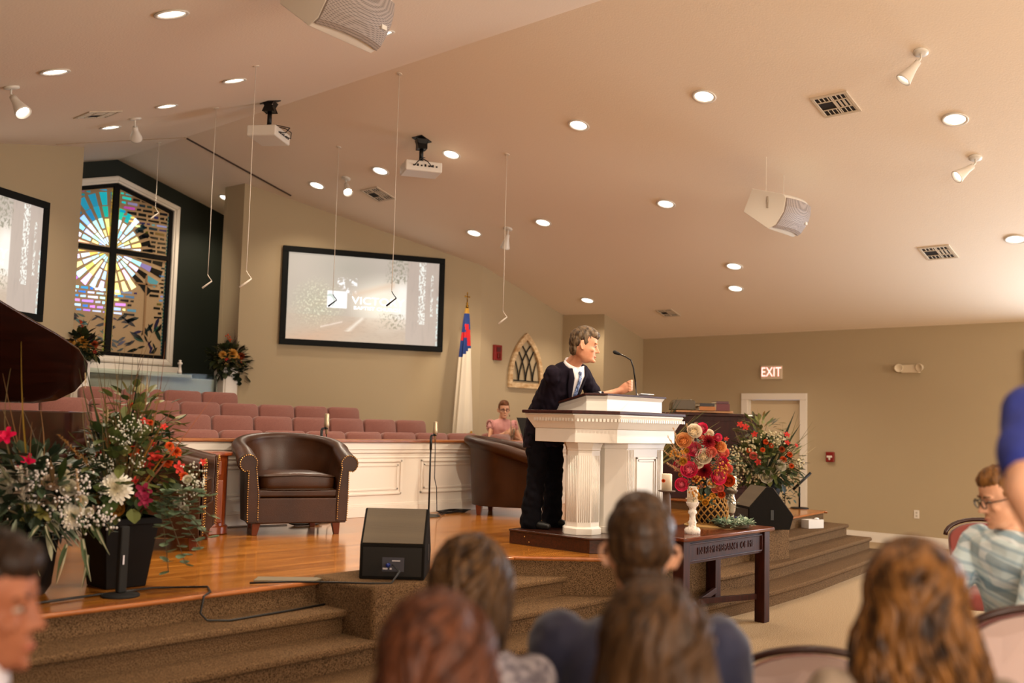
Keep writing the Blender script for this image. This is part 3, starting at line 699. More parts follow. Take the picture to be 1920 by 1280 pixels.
t = thing('fire_alarm_strobe', 'dark red alarm strobe between the flag and the arched ornament', 'fire alarm', (11.41, 10.6, 2.66), 0)
MB().box(-.085, -.05, -.12, .085, 0, .12).build('alarm_body', M_RED, t, bevel=.008)
MB().box(-.03, -.075, -.09, .03, -.045, -.01).build('strobe_lens', mat('strobe', '#5a100c', .2), t, bevel=.01)
MB().cbox((0, -.052, .05), (.09, .01, .07)).build('speaker_grid', mat('alarm_dark', '#4a0d0a', .6), t)
t = thing('wall_outlet', 'white electrical outlet low on the right wall', 'outlet', (14.25, 5.15, .44), -pi/2)
MB().box(-.036, -.008, -.058, .036, 0, .058).build('cover_plate', M_WHITE, t, bevel=.003)
MB().cbox((0, -.009, .022), (.026, .004, .028)).cbox((0, -.009, -.022), (.026, .004, .028)).build('socket', mat('socket_grey', '#b7ac9c', .5), t)
# gothic arch ornament : centre x 12.08 on the y=10.6 wall, z 2.13..3.0
t = thing('arched_wall_ornament', 'weathered wooden gothic arch with black metal tracery on the wall', 'wall ornament', (12.10, 10.6, 2.13), 0)
def gothic(w, h0, H, n=12):
    """outline of a pointed arch: half width w, springing h0, apex H"""
    out = [(-w, 0), (w, 0)]; R_ = (w*w+(H-h0)**2)/(2*w)
    cxr = w-R_; a1 = math.asin(min(1, (H-h0)/R_))
    for i in range(n+1): a = a1*i/n; out.append((cxr+R_*cos(a), h0+R_*sin(a)))
    for i in range(n-1, -1, -1): a = a1*i/n; out.append((-cxr-R_*cos(a), h0+R_*sin(a)))
    return out
go, gi = gothic(.42, .12, .90), gothic(.335, .16, .78)
gi = [(x, max(z, .085)) for x, z in gi]
band(go, gi, -.05, -.005, MB()).build('wooden_frame', mat('weathered_wood', '#b08a5c', .75, col2='#d8bf98', nscale=9, stretch=(1, 1, 3), contrast=(.35, .7)), t, bevel=.006)
tr = MB()
tr.tube([(-.33, -.02, .12), (.33, -.02, .12)], .011, 6)
def arc(x0, z0, x1, z1, b, n=10):
    mx, mz = (x0+x1)/2, (z0+z1)/2; dx, dz = x1-x0, z1-z0
    return [((1-s)**2*x0+2*s*(1-s)*(mx-dz*b)+s*s*x1, -.02, (1-s)**2*z0+2*s*(1-s)*(mz+dx*b)+s*s*z1) for s in [i/n for i in range(n+1)]]
for x0 in (-.17, 0, .17):
    for s_ in (-1, 1):
        x1 = x0+s_*.33; zt = .12+.62
        L_ = [p for p in arc(x0, .12, x0+s_*.40, .80, .22*s_) if abs(p[0]) < .34*sqrt(max(0, 1-((p[2]-.1)/.72)**2))+.01]
        if len(L_) > 1: tr.tube(L_, .011, 6)
tr.build('metal_tracery', M_IRON, t, smooth=True)

# ================================================================== CHOIR SEATS
M_SEAT = mat('mauve_fabric', '#744840', .92, col2='#8c5c50', nscale=260, bump=.25, bscale=300, sheen=.3, spec=.15)
M_SFRM = mat('seat_frame', '#2a211d', .5)
def rbox(w, d, h, r, seg=5, crown=.01):
    """cushion: rounded rectangle in xz, thickness d, puffed face toward -y and +y"""
    out = []
    for cx, cz, a0 in ((w/2-r, r, -90), (w/2-r, h-r, 0), (-w/2+r, h-r, 90), (-w/2+r, r, 180)):
        for i in range(seg+1):
            a = RAD(a0+90*i/seg); out.append((cx+r*cos(a), cz+r*sin(a)))
    mb = MB(); rings = []
    for y, k in ((-d/2-crown, .90), (-d/2, .975), (-d/4, 1), (d/4, 1), (d/2, .975), (d/2+crown, .90)):
        rings.append([(x*(1-(1-k)*.5), y, (z-h/2)*(1-(1-k)*.5)+h/2) for x, z in out])
    return mb.loft(rings)
def choir_chair():
    t = thing('choir_chair', 'x', 'chair')
    T = Matrix.Translation((0, .0, .42)) @ Matrix.Rotation(RAD(-9), 4, 'X')
    b = rbox(.515, .075, .44, .06); b.v = [tuple(T @ Vector(p)) for p in b.v]; b.build('backrest', M_SEAT, t, smooth=True)
    s = MB(); q = rbox(.515, .09, .46, .05); TS = Matrix.Translation((0, -.04, .42)) @ Matrix.Rotation(RAD(90), 4, 'X')
    q.v = [tuple(TS @ Vector(p)) for p in q.v]; q.build('seat', M_SEAT, t, smooth=True)
    for sx in (-1, 1):
        for y in (-.44, -.02): MB().box(sx*.22-.012, y-.012, 0, sx*.22+.012, y+.012, .39).build('leg', M_SFRM, t)
    return t
rows = [('front', 8.95, .56, []), ('second', 9.75, .71, []), ('third', 10.6, .86, []), ('top', 11.45, 1.01, [])]
x1 = (7.196,8.900,1.402)[0]; x2 = (9.187,9.750,1.557)[0]; x3 = (8.738,10.600,1.715)[0]; x4 = (7.376,11.450,1.859)[0]
def span(xe, pitch, n): return [xe-pitch*(i+.5) for i in range(n)]
XS = [span(x1+.54*4, .54, 11), span(x2, .537, 11), span(x3, .535, 9), span(x4, .53, 4)]
proto = None
for (nm, y, z, _), xs in zip(rows, XS):
    for i, x in enumerate(xs):
        lab = 'mauve choir chair, %s from the right end of the %s row' % (ORD[i], nm) if i else 'mauve choir chair at the right end of the %s row' % nm
        if proto is None: proto = choir_chair(); c = proto; c.location = (x, y, z); c['label'] = lab; c['group'] = 'choir chairs in the front row'
        else: c = copytree(proto, (x, y, z), 0, lab, group='choir chairs in the %s row' % nm)
c = copytree(proto, (9.62, 8.75, .56), .35, 'mauve choir chair turned inward in front of the seated woman', group='choir chairs by the musician')
c = copytree(proto, (10.2, 9.42, .56), .2, 'mauve choir chair carrying the seated woman with the trumpet', group='choir chairs by the musician')
c = copytree(proto, (10.85, 9.4, .56), -.1, 'mauve choir chair between the seated woman and the music stand', group='choir chairs by the musician')
# ================================================================== ARMCHAIRS
M_LEATH = mat('brown_leather', '#2b1507', .36, col2='#3c200d', nscale=3.2, bump=.12, bscale=160, spec=.32, coat=.0, ndetail=5)
M_LEATHL = mat('brown_leather_piping', '#33200f', .4)
M_BRASS = mat('brass_nail', '#c79a55', .28, 1)
M_CHLEG = mat('cherry_leg', '#5c2612', .3, coat=.3)
def armchair(loc, rz, label):
    t = thing('leather_armchair', label, 'armchair', (*loc, .56), rz, 'brown leather tub chairs')
    # plan path of wall centreline (front left -> back -> front right), front is -y
    hw, fy, by = .375, -.40, .36
    path = []
    for i in range(8): path.append((-hw+.02*(i/7), fy+(by-.30-fy)*i/7*.55))
    n = 26
    for i in range(n+1):
        a = pi-pi*i/n; path.append((hw*.97*cos(a)*1.0, -.04+.40*sin(a)**.9 if sin(a) > 0 else -.04))
    for i in range(8): path.append((hw-.02*(1-i/7), -.06+(fy+.06)*(i/7)))
    P = [path[0]]
    for p in path[1:]:
        if hypot(p[0]-P[-1][0], p[1]-P[-1][1]) > .012: P.append(p)
    L = [0]
    for a, b in zip(P, P[1:]): L.append(L[-1]+hypot(b[0]-a[0], b[1]-a[1]))
    rings = []; inner_f = []; N_ = len(P)
    for i, p in enumerate(P):
        q0, q1 = P[max(0, i-1)], P[min(N_-1, i+1)]; d = Vector((q1[0]-q0[0], q1[1]-q0[1])).normalized(); nrm = Vector((-d.y, d.x))  # outward (left of travel: travel left-front->back->right => outward is left)
        s = L[i]/L[-1]; k = sin(pi*s); k2 = max(0, min(1, (k-.02)/.98)); k2 = k2**1.15
        H = .685+.175*k2; rr = .078-.03*k2; th = .055
        # flare the top outward
        fl = .03+.045*k2
        prof = [(-th, .10), (th*.9, .10), (th*.95+fl*.15, .30), (th*.7+fl*.6, H-.14)]
        m = 12; cxx = th*.55+fl; cz = H-rr
        for j in range(m+1):
            a = RAD(-62+ (62+205)*j/m); prof.append((cxx+rr*1.12*cos(a), cz+rr*sin(a)))
        prof += [(-th*.8+fl*.55, H-.17), (-th+fl*.1, .33)]
        rings.append([(p[0]+nrm.x*u, p[1]+nrm.y*u, z) for u, z in prof])
    w = MB().loft(rings, cap=True)
    w.build('backrest', M_LEATH, t, smooth=False, bevel=.008, ang=60)
    # front scroll panels (slightly proud) with nail heads
    for idx, sgn in ((0, -1), (-1, 1)):
        r = rings[idx]; ctr = Vector((sum(p[0] for p in r)/len(r), 0, sum(p[2] for p in r)/len(r)))
        yv = r[0][1]
        inner = [(p[0]*.9+ctr.x*.1, yv-.006, p[2]*.965+ctr.z*.035) for p in r]
        MB().loft([[(p[0], yv, p[2]) for p in inner], [(p[0], yv-.010, p[2]) for p in inner]]).build('front_panel', M_LEATH, t, bevel=.004)
        nails = MB(); cpt = [Vector((p[0]*.82+ctr.x*.18, yv-.018, p[2]*.95+ctr.z*.05+.002)) for p in r]
        seq = cpt[1:]+[cpt[0]]
        carry = 0
        for a, b in zip(seq, seq[1:]):
            if a.z < .13 and b.z < .13: continue
            D = (b-a).length; s_ = carry
            while s_ < D:
                q = a.lerp(b, s_/D); nails.ell(q, (.0062, .005, .0062), 6, 4); s_ += .019
            carry = s_-D
        nails.build('nail_trim', M_BRASS, t, smooth=True)
    # front apron and rail
    MB().box(-.36, -.405, .10, .36, .2, .315).build('front_apron', M_LEATH, t, bevel=.012)
    MB().box(-.355, -.392, .318, .355, .2, .385).build('seat_rail', M_LEATH, t, bevel=.02, bseg=3)
    c = MB(); rg = []
    pl = []
    for i in range(28):
        a = 2*pi*i/28; x, y = cos(a), sin(a); e = .32
        pl.append((abs(x)**e*(1 if x > 0 else -1)*.335, abs(y)**e*(1 if y > 0 else -1)*.33-.07))
    for z, k in ((.375, .93), (.385, .985), (.42, 1.0), (.46, 1.0), (.49, .985), (.503, .95)): rg.append([(x*k, (y+.07)*k-.07, z+.018*(1-(x/.34)**2)*(z > .45)) for x, y in pl])
    rg.append([(x*.55, (y+.07)*.55-.07, .53) for x, y in pl]); rg.append([(x*.1, (y+.07)*.1-.07, .535) for x, y in pl])
    c.loft(rg).build('seat_cushion', M_LEATH, t, smooth=True)
    MB().tube([(x*1.003, (y+.07)*1.003-.07, .49+.018*(1-(x/.34)**2)) for x, y in pl+pl[:1]], .005, 6).tube([(x*.99, (y+.07)*.99-.07, .388) for x, y in pl+pl[:1]], .005, 6).build('piping', M_LEATHL, t, smooth=True)
    for sx in (-1, 1):
        for y in (-.35, .27):
            x = sx*(.34 if y < 0 else .27)
            MB().loft([[(x-.035, y-.035, .105), (x+.035, y-.035, .105), (x+.035, y+.035, .105), (x-.035, y+.035, .105)], [(x-.022+sx*.012, y-.022, 0), (x+.022+sx*.012, y-.022, 0), (x+.022+sx*.012, y+.022, 0), (x-.022+sx*.012, y+.022, 0)]]).build('leg', M_CHLEG, t, bevel=.003)
    return t
armchair((5.36, 7.46), RAD(-24), 'brown leather tub chair facing the camera before the choir wall')
armchair((8.30, 7.46), RAD(30), 'brown leather tub chair seen from its side behind the preacher')
armchair((3.93, 7.2), RAD(52), 'brown leather tub chair half hidden behind the left flowers')
# side table
t = thing('side_table', 'cherry wood side table with small drawer between two leather chairs', 'side table', (4.63, 7.72, .56), RAD(-20))
def ovalp(a, b, n=20, e=.7): return [(abs(cos(2*pi*i/n))**e*(1 if cos(2*pi*i/n) > 0 else -1)*a, abs(sin(2*pi*i/n))**e*(1 if sin(2*pi*i/n) > 0 else -1)*b) for i in range(n)]
M_CHERRY = mat('cherry_wood', '#6a2c12', .3, col2='#8a4018', nscale=4, stretch=(8, 8, 1), coat=.3)
MB().prism(ovalp(.25, .24), .66, .69).build('table_top', M_CHERRY, t, bevel=.008)
MB().prism(ovalp(.215, .205), .06, .66).build('cabinet_body', M_CHERRY, t, bevel=.005)
MB().box(-.13, -.222, .50, .13, -.2, .62).build('drawer', M_CHERRY, t, bevel=.008)
MB().lathe([(.006, 0), (.006, .015), (.016, .02), (.014, .03), (0, .034)], 12, Matrix.Translation((0, -.222, .56)) @ Matrix.Rotation(pi/2, 4, 'X')).build('knob', M_IRON, t, smooth=True)
MB().box(-.15, -.218, .1, .15, -.2, .46).build('door', M_CHERRY, t, bevel=.01)
MB().prism(ovalp(.235, .225), 0, .07).build('plinth', M_CHERRY, t, bevel=.01)
# ================================================================== GRAND PIANO
t = thing('grand_piano', 'dark mahogany grand piano with raised lid on the left of the stage', 'piano', (-.17, 0, .56))
M_PIANO = mat('piano_wood', '#1d0b07', .12, col2='#2b110a', nscale=3, stretch=(1, 6, 6), coat=.6)
def pcurve():
    """outline: hinge side y=7.45 straight, tail to +x, bent side toward the camera"""
    pts = [(.9, 7.45), (3.25, 7.45)]
    for x, y in ((3.40, 7.41), (3.5, 7.30), (3.53, 7.15), (3.48, 7.0), (3.36, 6.86), (3.16, 6.73), (2.92, 6.6), (2.66, 6.45), (2.4, 6.3), (2.15, 6.17), (1.85, 6.08), (1.5, 6.04), (.9, 6.04)): pts.append((x, y))
    return pts
pc = pcurve()[::-1]
MB().prism(pc, .66, 1.0).build('piano_case', M_PIANO, t, bevel=.01)
lid = MB(); A = RAD(41); hz = 1.05
def lp(x, y, o=0):
    w_ = 7.45-y; return (x, 7.45-w_*cos(A)-o*sin(A), hz+w_*sin(A)-o*cos(A)+.0)
sub = []
for (x0, y0), (x1_, y1) in zip(pc, pc[1:]+pc[:1]):
    for i in range(3): s_ = i/3; sub.append((x0+(x1_-x0)*s_, y0+(y1-y0)*s_))
lid.loft([[lp(x, y) for x, y in sub], [lp(x, y, -.022) for x, y in sub]]).build('lid', M_PIANO, t, bevel=.006)
MB().tube([lp(1.6, 6.25), (1.6, 6.25, .95)], .012, 8).build('lid_prop', M_PIANO, t)
MB().box(.45, 6.04, .6, .92, 7.45, .72).build('key_bed', M_PIANO, t, bevel=.01)
MB().box(.5, 6.14, .72, .64, 7.35, .735).build('keys', mat('ivory', '#e8e2d2', .3), t)
for x, y in ((3.2, 7.1), (.75, 6.2), (.75, 7.3)):
    MB().loft([[(x+a*.075, y+b*.075, .62) for a, b in ((-1, -1), (1, -1), (1, 1), (-1, 1))], [(x+a*.045, y+b*.045, 0) for a, b in ((-1, -1), (1, -1), (1, 1), (-1, 1))]]).build('leg', M_PIANO, t, bevel=.01)
MB().box(1.1, 6.68, .12, 1.2, 6.92, .62).box(1.05, 6.6, .06, 1.25, 7.0, .13).build('pedal_lyre', M_PIANO, t, bevel=.01)
# ================================================================== ORGAN
t = thing('organ_console', 'dark wooden organ console in front of the side door', 'organ', (10.95, 6.55, .685), RAD(-47))
M_ORG = mat('organ_wood', '#2a100a', .5, col2='#381610', nscale=3, stretch=(6, 6, 1), spec=.25)
MB().box(-.66, 0, 0, .66, .55, 1.03).build('cabinet_body', M_ORG, t, bevel=.006)
MB().box(-.69, -.03, 1.03, .69, .58, 1.065).build('cabinet_top', M_ORG, t, bevel=.006)
MB().box(-.69, -.02, 0, .69, .02, .08).build('plinth', M_ORG, t, bevel=.006)
MB().box(-.6, -.008, .14, .6, .001, .97).build('rear_panel', M_ORG, t, bevel=.004)
MB().box(.50, -.035, 1.04, .60, -.03, 1.056).build('badge', mat('silver', '#b9b2a8', .3, .8), t)
oz = .685+1.065
R_ = Matrix.Translation((10.95, 6.55, .685)) @ Matrix.Rotation(RAD(-47), 4, 'Z')
def op(x, y, z): return tuple(R_ @ Vector((x, y, z)))
pl = MB().box(-.38, -.15, -.02, .34, .25, .005); pl.v = [(a, b, c_+.025) for a, b, c_ in pl.v]
p_ = pl.build('music_shelf', mat('light_wood', '#a8713f', .35), None, bevel=.004, loc=op(0, .15, 1.065), rz=RAD(-47)); tag(p_, 'light wood shelf board lying on the organ top', 'shelf')
def book(name, label, c, d, loc, rz, cat='book', grp='books on the organ'):
    t_ = thing(name, label, cat, loc, rz, grp); w_, l_, h_ = d
    cv = MB().box(-w_/2, -l_/2, 0, w_/2, l_/2, .004).box(-w_/2, -l_/2, h_-.004, w_/2, l_/2, h_).box(-w_/2, -l_/2, 0, -w_/2+.004, l_/2, h_)
    cv.build('cover', mat('cover_'+c.strip('#'), c, .45), t_, bevel=.0015)
    MB().box(-w_/2+.004, -l_/2+.004, .004, w_/2-.006, l_/2-.004, h_-.004).build('pages', mat('book_pages', '#d9cdb4', .8), t_)
    return t_
zz = 1.097
book('hymnal', 'orange brown hymnal at the bottom of the stack on the organ', '#a2601f', (.26, .2, .05), op(-.0, .06, zz), RAD(43))
book('hymnal', 'dark red hymnal at the right of the stack on the organ', '#5a1216', (.25, .17, .09), op(.21, .12, zz), RAD(43))
book('hymnal', 'black hymnal lying on the orange brown hymnal', '#1a0f0d', (.22, .19, .04), op(-.0, .08, zz+.051), RAD(45))
book('hymnal', 'maroon hymnal topping the stack on the organ', '#4a0f12', (.2, .16, .03), op(.2, .12, zz+.091), RAD(49))
cb = MB(); cb.loft([[(-.16, y, 0), (-.15, y, .09), (-.11, y, .13), (.1, y, .135), (.14, y, .12), (.15, y, 0)] for y in (-.1, .1)])
cb = cb.build('equipment_case', mat('olive_case', '#4a3a1e', .35), None, bevel=.012, loc=op(-.28, .10, zz), rz=RAD(-47)); tag(cb, 'olive brown hard case lying left of the books on the organ', 'case')
# ================================================================== STAGE MONITORS
M_SPKF = mat('speaker_finish', '#120f0c', .8, bump=.3, bscale=200, spec=.15)
M_SPKG = mesh_mat('monitor_grille', '#5e513e', '#40362a', 160)
def monitor(loc, rz, label, back=True):
    t = thing('stage_monitor', label, 'loudspeaker', loc, rz, 'wedge stage monitors')
    w = .40; pr = [(0, 0), (0, .21), (.19, .415), (.25, .41), (.47, .13), (.43, 0)]
    rings = [[(x, y, z) for y, z in pr] for x in (-w/2, w/2)]
    MB().loft(rings).build('cabinet', M_SPKF, t, bevel=.008)
    a, b = Vector((0, .47, .13)), Vector((0, .25, .41)); d = (b-a)
    g = MB(); n_ = Vector((0, d.z, -d.y)).normalized()
    c0, c1 = a+d*.05, b-d*.05
    g.loft([[(-w/2+.02, c0.y, c0.z), (w/2-.02, c0.y, c0.z), (w/2-.02, c1.y, c1.z), (-w/2+.02, c1.y, c1.z)], [(-w/2+.02, c0.y+n_.y*.008, c0.z+n_.z*.008), (w/2-.02, c0.y+n_.y*.008, c0.z+n_.z*.008), (w/2-.02, c1.y+n_.y*.008, c1.z+n_.z*.008), (-w/2+.02, c1.y+n_.y*.008, c1.z+n_.z*.008)]]).build('front_grille', M_SPKG, t)
    # upper rear grille
    c0, c1 = Vector((0, .005, .218)), Vector((0, .185, .412)); n_ = Vector((0, -.73, .68))
    MB().loft([[(-w/2+.015, c.y+n_.y*k, c.z+n_.z*k) for c, k in ((c0, -.002), (c0, .004), (c1, .004), (c1, -.002))], [(w/2-.015, c.y+n_.y*k, c.z+n_.z*k) for c, k in ((c0, -.002), (c0, .004), (c1, .004), (c1, -.002))]]).build('rear_grille', M_SPKG, t)
    MB().box(-w/2+.02, -.004, .02, w/2-.02, .002, .195).build('rear_panel', M_BLACK, t)
    MB().box(-.06, -.008, .05, .075, -.003, .135).build('input_plate', mat('plate_grey', '#3a3a44', .5), t)
    MB().box(-.055, -.012, .062, -.025, -.007, .072).box(-.012, -.012, .062, 0, -.007, .072).box(.0, -.010, .112, .05, -.007, .118).build('plate_labels', mat('label_white', '#c8c4cc', .5), t)
    pl_ = MB().tube([(-.02, -.008, .09), (-.02, -.05, .092)], .013, 10).build('blue_plug', mat('plug_blue', '#182a78', .3), t, smooth=True); pl_['label'] = 'blue connector plug'
    for s_ in (-1, 1): MB().cbox((s_*(w/2+.001), .24, .14), (.006, .035, .1)).build('side_handle', M_BLACK, t, bevel=.003)
    return t
monitor((4.13, 4.66, .585), RAD(-48), 'dark wedge stage monitor on the left carpeted block, back to the camera')
monitor((9.0, 4.98, .585), RAD(-128), 'dark wedge stage monitor seen side on behind the communion table')
MB_ = MB().tube([(4.10, 4.62, .68), (4.05, 4.5, .66), (3.98, 4.49, .6), (3.88, 4.56, .6), (3.8, 4.75, .59), (3.6, 4.95, .59), (3.45, 5.15, .572)], .006, 6)
tag(MB_.build('monitor_cable', M_BLACK, None, smooth=True), 'black cable running from the left stage monitor onto the stage', 'cable')
t = tag(MB().prism([(3.52, 5.22), (3.80, 4.98), (3.92, 5.04), (3.62, 5.32)], .562, .575).build('floor_plate', mat('plate_tan', '#6d6048', .6), None, bevel=.004), 'flat grey floor plate left of the stage monitor', 'floor plate')
# ================================================================== MICROPHONE STANDS
def micstand(x, y, h, label, rz=0):
    t = thing('microphone_stand', label, 'microphone stand', (x, y, .56), rz, 'studio microphones on stands')
    MB().lathe([(0, 0), (.125, 0), (.125, .008), (.1, .02), (.03, .028), (0, .028)], 28).build('base', mat('stand_grey', '#3a3630', .4, .5), t, smooth=True)
    MB().tube([(0, 0, .02), (0, 0, h-.19)], .0095, 10).tube([(0, 0, h-.30), (0, 0, h-.16)], .014, 10).build('pole', M_IRON, t, smooth=True)
    MB().tube([(0, 0, h-.17), (.004, 0, h-.15), (.045, -.01, h-.145)], .011, 8).tube([(.045, -.01, h-.155), (.045, -.01, h-.13)], .02, 10).build('clip', M_IRON, t, smooth=True)
    m = MB().lathe([(.012, h-.2), (.012, h-.165), (.022, h-.135), (.0265, h-.125), (.0265, h-.088), (.024, h-.084), (.024, h-.012), (.018, h-.002), (0, h)], 18, Matrix.Translation((.05, -.01, 0)))
    m.build('microphone_head', mat('champagne_metal', '#a8967c', .35, .7), t, smooth=True)
    MB().tube([(.05, -.01, h-.19), (.055, -.012, h-.3), (.05, -.02, h-.6), (.075, -.03, .3), (.08, -.04, .06), (.14, -.05, .012), (.3, .06, .01)], .0045, 6).build('cable', M_BLACK, t, smooth=True)
    return t
micstand(7.33, 7.72, 1.00, 'microphone on a tall thin stand between the two leather chairs')
micstand(6.0, 7.86, 1.05, 'microphone on a stand rising behind the facing leather chair')
cb = MB(); rr = random.Random(3)
for k in range(5):
    pts = []; r0 = .11+.015*k
    for i in range(25): a = 2*pi*i/24+k; pts.append((7.86+r0*cos(a)*1.5, 7.88+r0*sin(a)*.5, .567+.005*k+.004*sin(3*a+k)))
    cb.tube(pts, .0045, 5)
cb.tube([(7.45, 7.75, .565), (7.6, 7.85, .566), (7.8, 7.9, .566)], .0045, 5)
tag(cb.build('coiled_cable', M_BLACK, None, smooth=True), 'coiled black cable on the stage before the choir wall', 'cable')
cb = MB()
for k in range(4):
    pts = []; r0 = .09+.012*k
    for i in range(25): a = 2*pi*i/24+k; pts.append((5.75+r0*cos(a)*1.4, 7.72+r0*sin(a)*.7, .567+.005*k))
    cb.tube(pts, .0045, 5)
cb.tube([(4.7, 7.95, .565), (5.2, 7.9, .565), (5.6, 7.8, .566)], .005, 5)
tag(cb.build('coiled_cable', mat('grey_cable', '#4a4038', .5), None, smooth=True), 'coiled cable under the facing leather chair', 'cable')
tag(MB().tube([(2.0, 5.25, .57), (2.5, 5.33, .57), (2.95, 5.36, .57), (3.2, 5.2, .57), (3.12, 5.04, .57), (3.05, 4.99, .56), (3.03, 4.985, .47), (3.06, 4.96, .432), (3.16, 4.9, .428), (3.6, 4.93, .428), (3.86, 4.96, .428)], .0065, 6).build('stage_cable', M_BLACK, None, smooth=True), 'black cable draped over the stage edge below the left flowers', 'cable')
t = thing('floor_light', 'small black stage light on a round base among the left flowers', 'floor light', (2.71, 5.27, .56))
MB().lathe([(0, 0), (.10, 0), (.10, .012), (.03, .02), (0, .02)], 24).build('base', M_MATT, t, smooth=True)
MB().cbox((0, 0, .2), (.05, .045, .36)).build('post', M_MATT, t, bevel=.01)
MB().cbox((-.01, -.031, .2), (.008, .003, .05)).build('marking', mat('label_white', ''), t)
# tissue box
t = thing('tissue_box', 'white cardboard box on the carpeted step by the right wall', 'box', (11.25, 5.28, .42), RAD(-20))
MB().box(-.12, -.06, 0, .12, .06, .1).build('carton', mat('card_white', '#cdc6bd', .7), t, bevel=.003)
MB().box(.03, -.045, .095, .1, .045, .102).build('opening', mat('card_dark', '#4a4034', .8), t)
MB().ell((.065, 0, .1), (.03, .03, .02), 10, 6).build('tissue', mat('paper', '#e6e4e2', .8), t, smooth=True)
# ================================================================== FLAG
t = thing('christian_flag', 'white flag with blue canton and red cross furled on a gold topped pole', 'flag', (10.55, 10.42, .86))
M_GOLD = mat('gold', '#a97f2c', .3, 1)
MB().tube([(0, 0, 0), (0, 0, 2.42)], .014, 12).build('pole', M_DKWOOD, t, smooth=True)
MB().lathe([(0, 0), (.14, 0), (.14, .02), (.05, .05), (.03, .1), (0, .1)], 24).build('base', M_GOLD, t, smooth=True)
f = MB().lathe([(.02, 2.40), (.024, 2.44), (.01, 2.46), (.02, 2.475), (.01, 2.49), (.008, 2.50)], 14)
f.cbox((0, 0, 2.56), (.012, .012, .13)).cbox((0, 0, 2.575), (.085, .012, .012))
for p in ((0, 0, 2.63), (-.045, 0, 2.575), (.045, 0, 2.575)): f.ell(p, (.014, .009, .014), 8, 6)
f.build('finial', M_GOLD, t, smooth=True)
fl = MB(); NF = 60; zs = [2.40-1.86*i/46 for i in range(47)]
def flagw(z):
    k = (2.40-z)/1.86; return .035+.125*k**.6+.02*k
rings = []
for z in zs:
    k = (2.40-z)/1.86; w = flagw(z); ring = []
    for j in range(NF):
        a = 2*pi*j/NF; fold = 1+.22*sin(a*5+k*2)*min(1, k*3); ring.append((-.02-.02*k+w*cos(a)*fold*.92, -.02+w*.45*sin(a)*fold, z+.03*cos(a)*k))
    rings.append(ring)
for i in range(len(rings)-1):
    z = zs[i]; k = (2.40-z)/1.86
    for j in range(NF):
        a = 2*pi*(j+.5)/NF; x = cos(a); xw = x*flagw(z)
        slant = z-.25*x*.35
        if slant > 1.78:
            c = '#17306b'
            cz = 2.03+xw*.25
            if (abs(z-cz) < .055 and z < 2.18) or (abs(xw-.005+(z-2.0)*.18) < .035 and 1.86 < z < 2.16): c = '#b4141c'
        else: c = '#d8cbb4'
        if i < 2: c = '#a97f2c'
        fl.cur = lin(c); q = [rings[i][j], rings[i][(j+1) % NF], rings[i+1][(j+1) % NF], rings[i+1][j]]; fl.add(q, [(3, 2, 1, 0)])
fl.build('cloth', vcmat('flag_cloth', .8), t, smooth=True)
fr = MB()
for j in range(40):
    a = 2*pi*j/40; x = -.04+.17*cos(a); y = -.02+.08*sin(a); z = zs[-1]+.03*cos(a)
    if cos(a) > -.3: fr.tube([(x, y, z+.01), (x+.01, y, z-.05+.03*cos(a))], .007, 5)
fr.build('gold_fringe', mat('fringe', '#c8912c', .6), t)

# ================================================================== PULPIT
t = thing('pulpit_platform', 'dark wooden platform under the white pulpit', 'platform', (0, 0, .56))
PL = [(6.27, 5.62), (6.27, 4.78), (6.62, 4.50), (7.28, 4.50), (7.63, 4.78), (7.63, 5.62)]
MB().prism(PL, 0, .105).build('platform_body', M_DKWOOD, t, bevel=.004)
MB().prism([(x+(.012 if x > 6.95 else -.012), y+(.0 if y > 5 else -.012)) for x, y in PL], .105, .122).build('platform_top', M_DKWOOD, t, bevel=.005)
MB().ell((6.266, 5.45, .07), (.004, .006, .006), 8, 6).ell((6.266, 5.40, .03), (.004, .006, .006), 8, 6).build('screw', M_BRASS, t)
def octo(hx, hy, c):  return [(-hx, hy), (-hx, -hy+c), (-hx+c, -hy), (hx-c, -hy), (hx, -hy+c), (hx, hy)]
px, py, pz = 6.95, 5.05, .682
t = thing('pulpit', 'large white wooden pulpit with dark tops and fluted columns', 'pulpit', (px, py, pz))
def lev(mb, hx, hy, c, z0, z1, yo=0, grow=0):
    a = octo(hx, hy, c); b_ = octo(hx+grow, hy+grow, c+grow*.4)
    return mb.loft([[(x, y+yo, z0) for x, y in a], [(x, y+yo, z1) for x, y in b_]])
# ledge
lev(MB(), .755, .40, .27, .965, .992).build('ledge_top', mat('dark_ledge', '#2a100c', .5, col2='#3c1912', nscale=5, stretch=(1, 10, 10), spec=.25), t, bevel=.006)
cn = MB(); lev(cn, .66, .33, .24, .735, .845); lev(cn, .665, .335, .24, .845, .955, grow=.06); lev(cn, .73, .385, .265, .95, .965)
cn.build('cornice', M_PULP, t, bevel=.004)
dn = MB()
for i in range(34):
    x = -.46+i*.028; dn.box(x, -.395, .905, x+.016, -.36, .93)
for s_ in (-1, 1):
    for i in range(12):
        k = i/12; x = s_*(.46+.25*k); y = -.385+.26*k; dn.cbox((x, y+.008, .917), (.014, .02, .025), -s_*pi/4)
for i in range(14):
    for s_ in (-1, 1): dn.box(s_*.70-.012, -.1+i*.03, .905, s_*.70+.012, -.085+i*.03, .93)
dn.build('dentil_moulding', M_PULP, t)
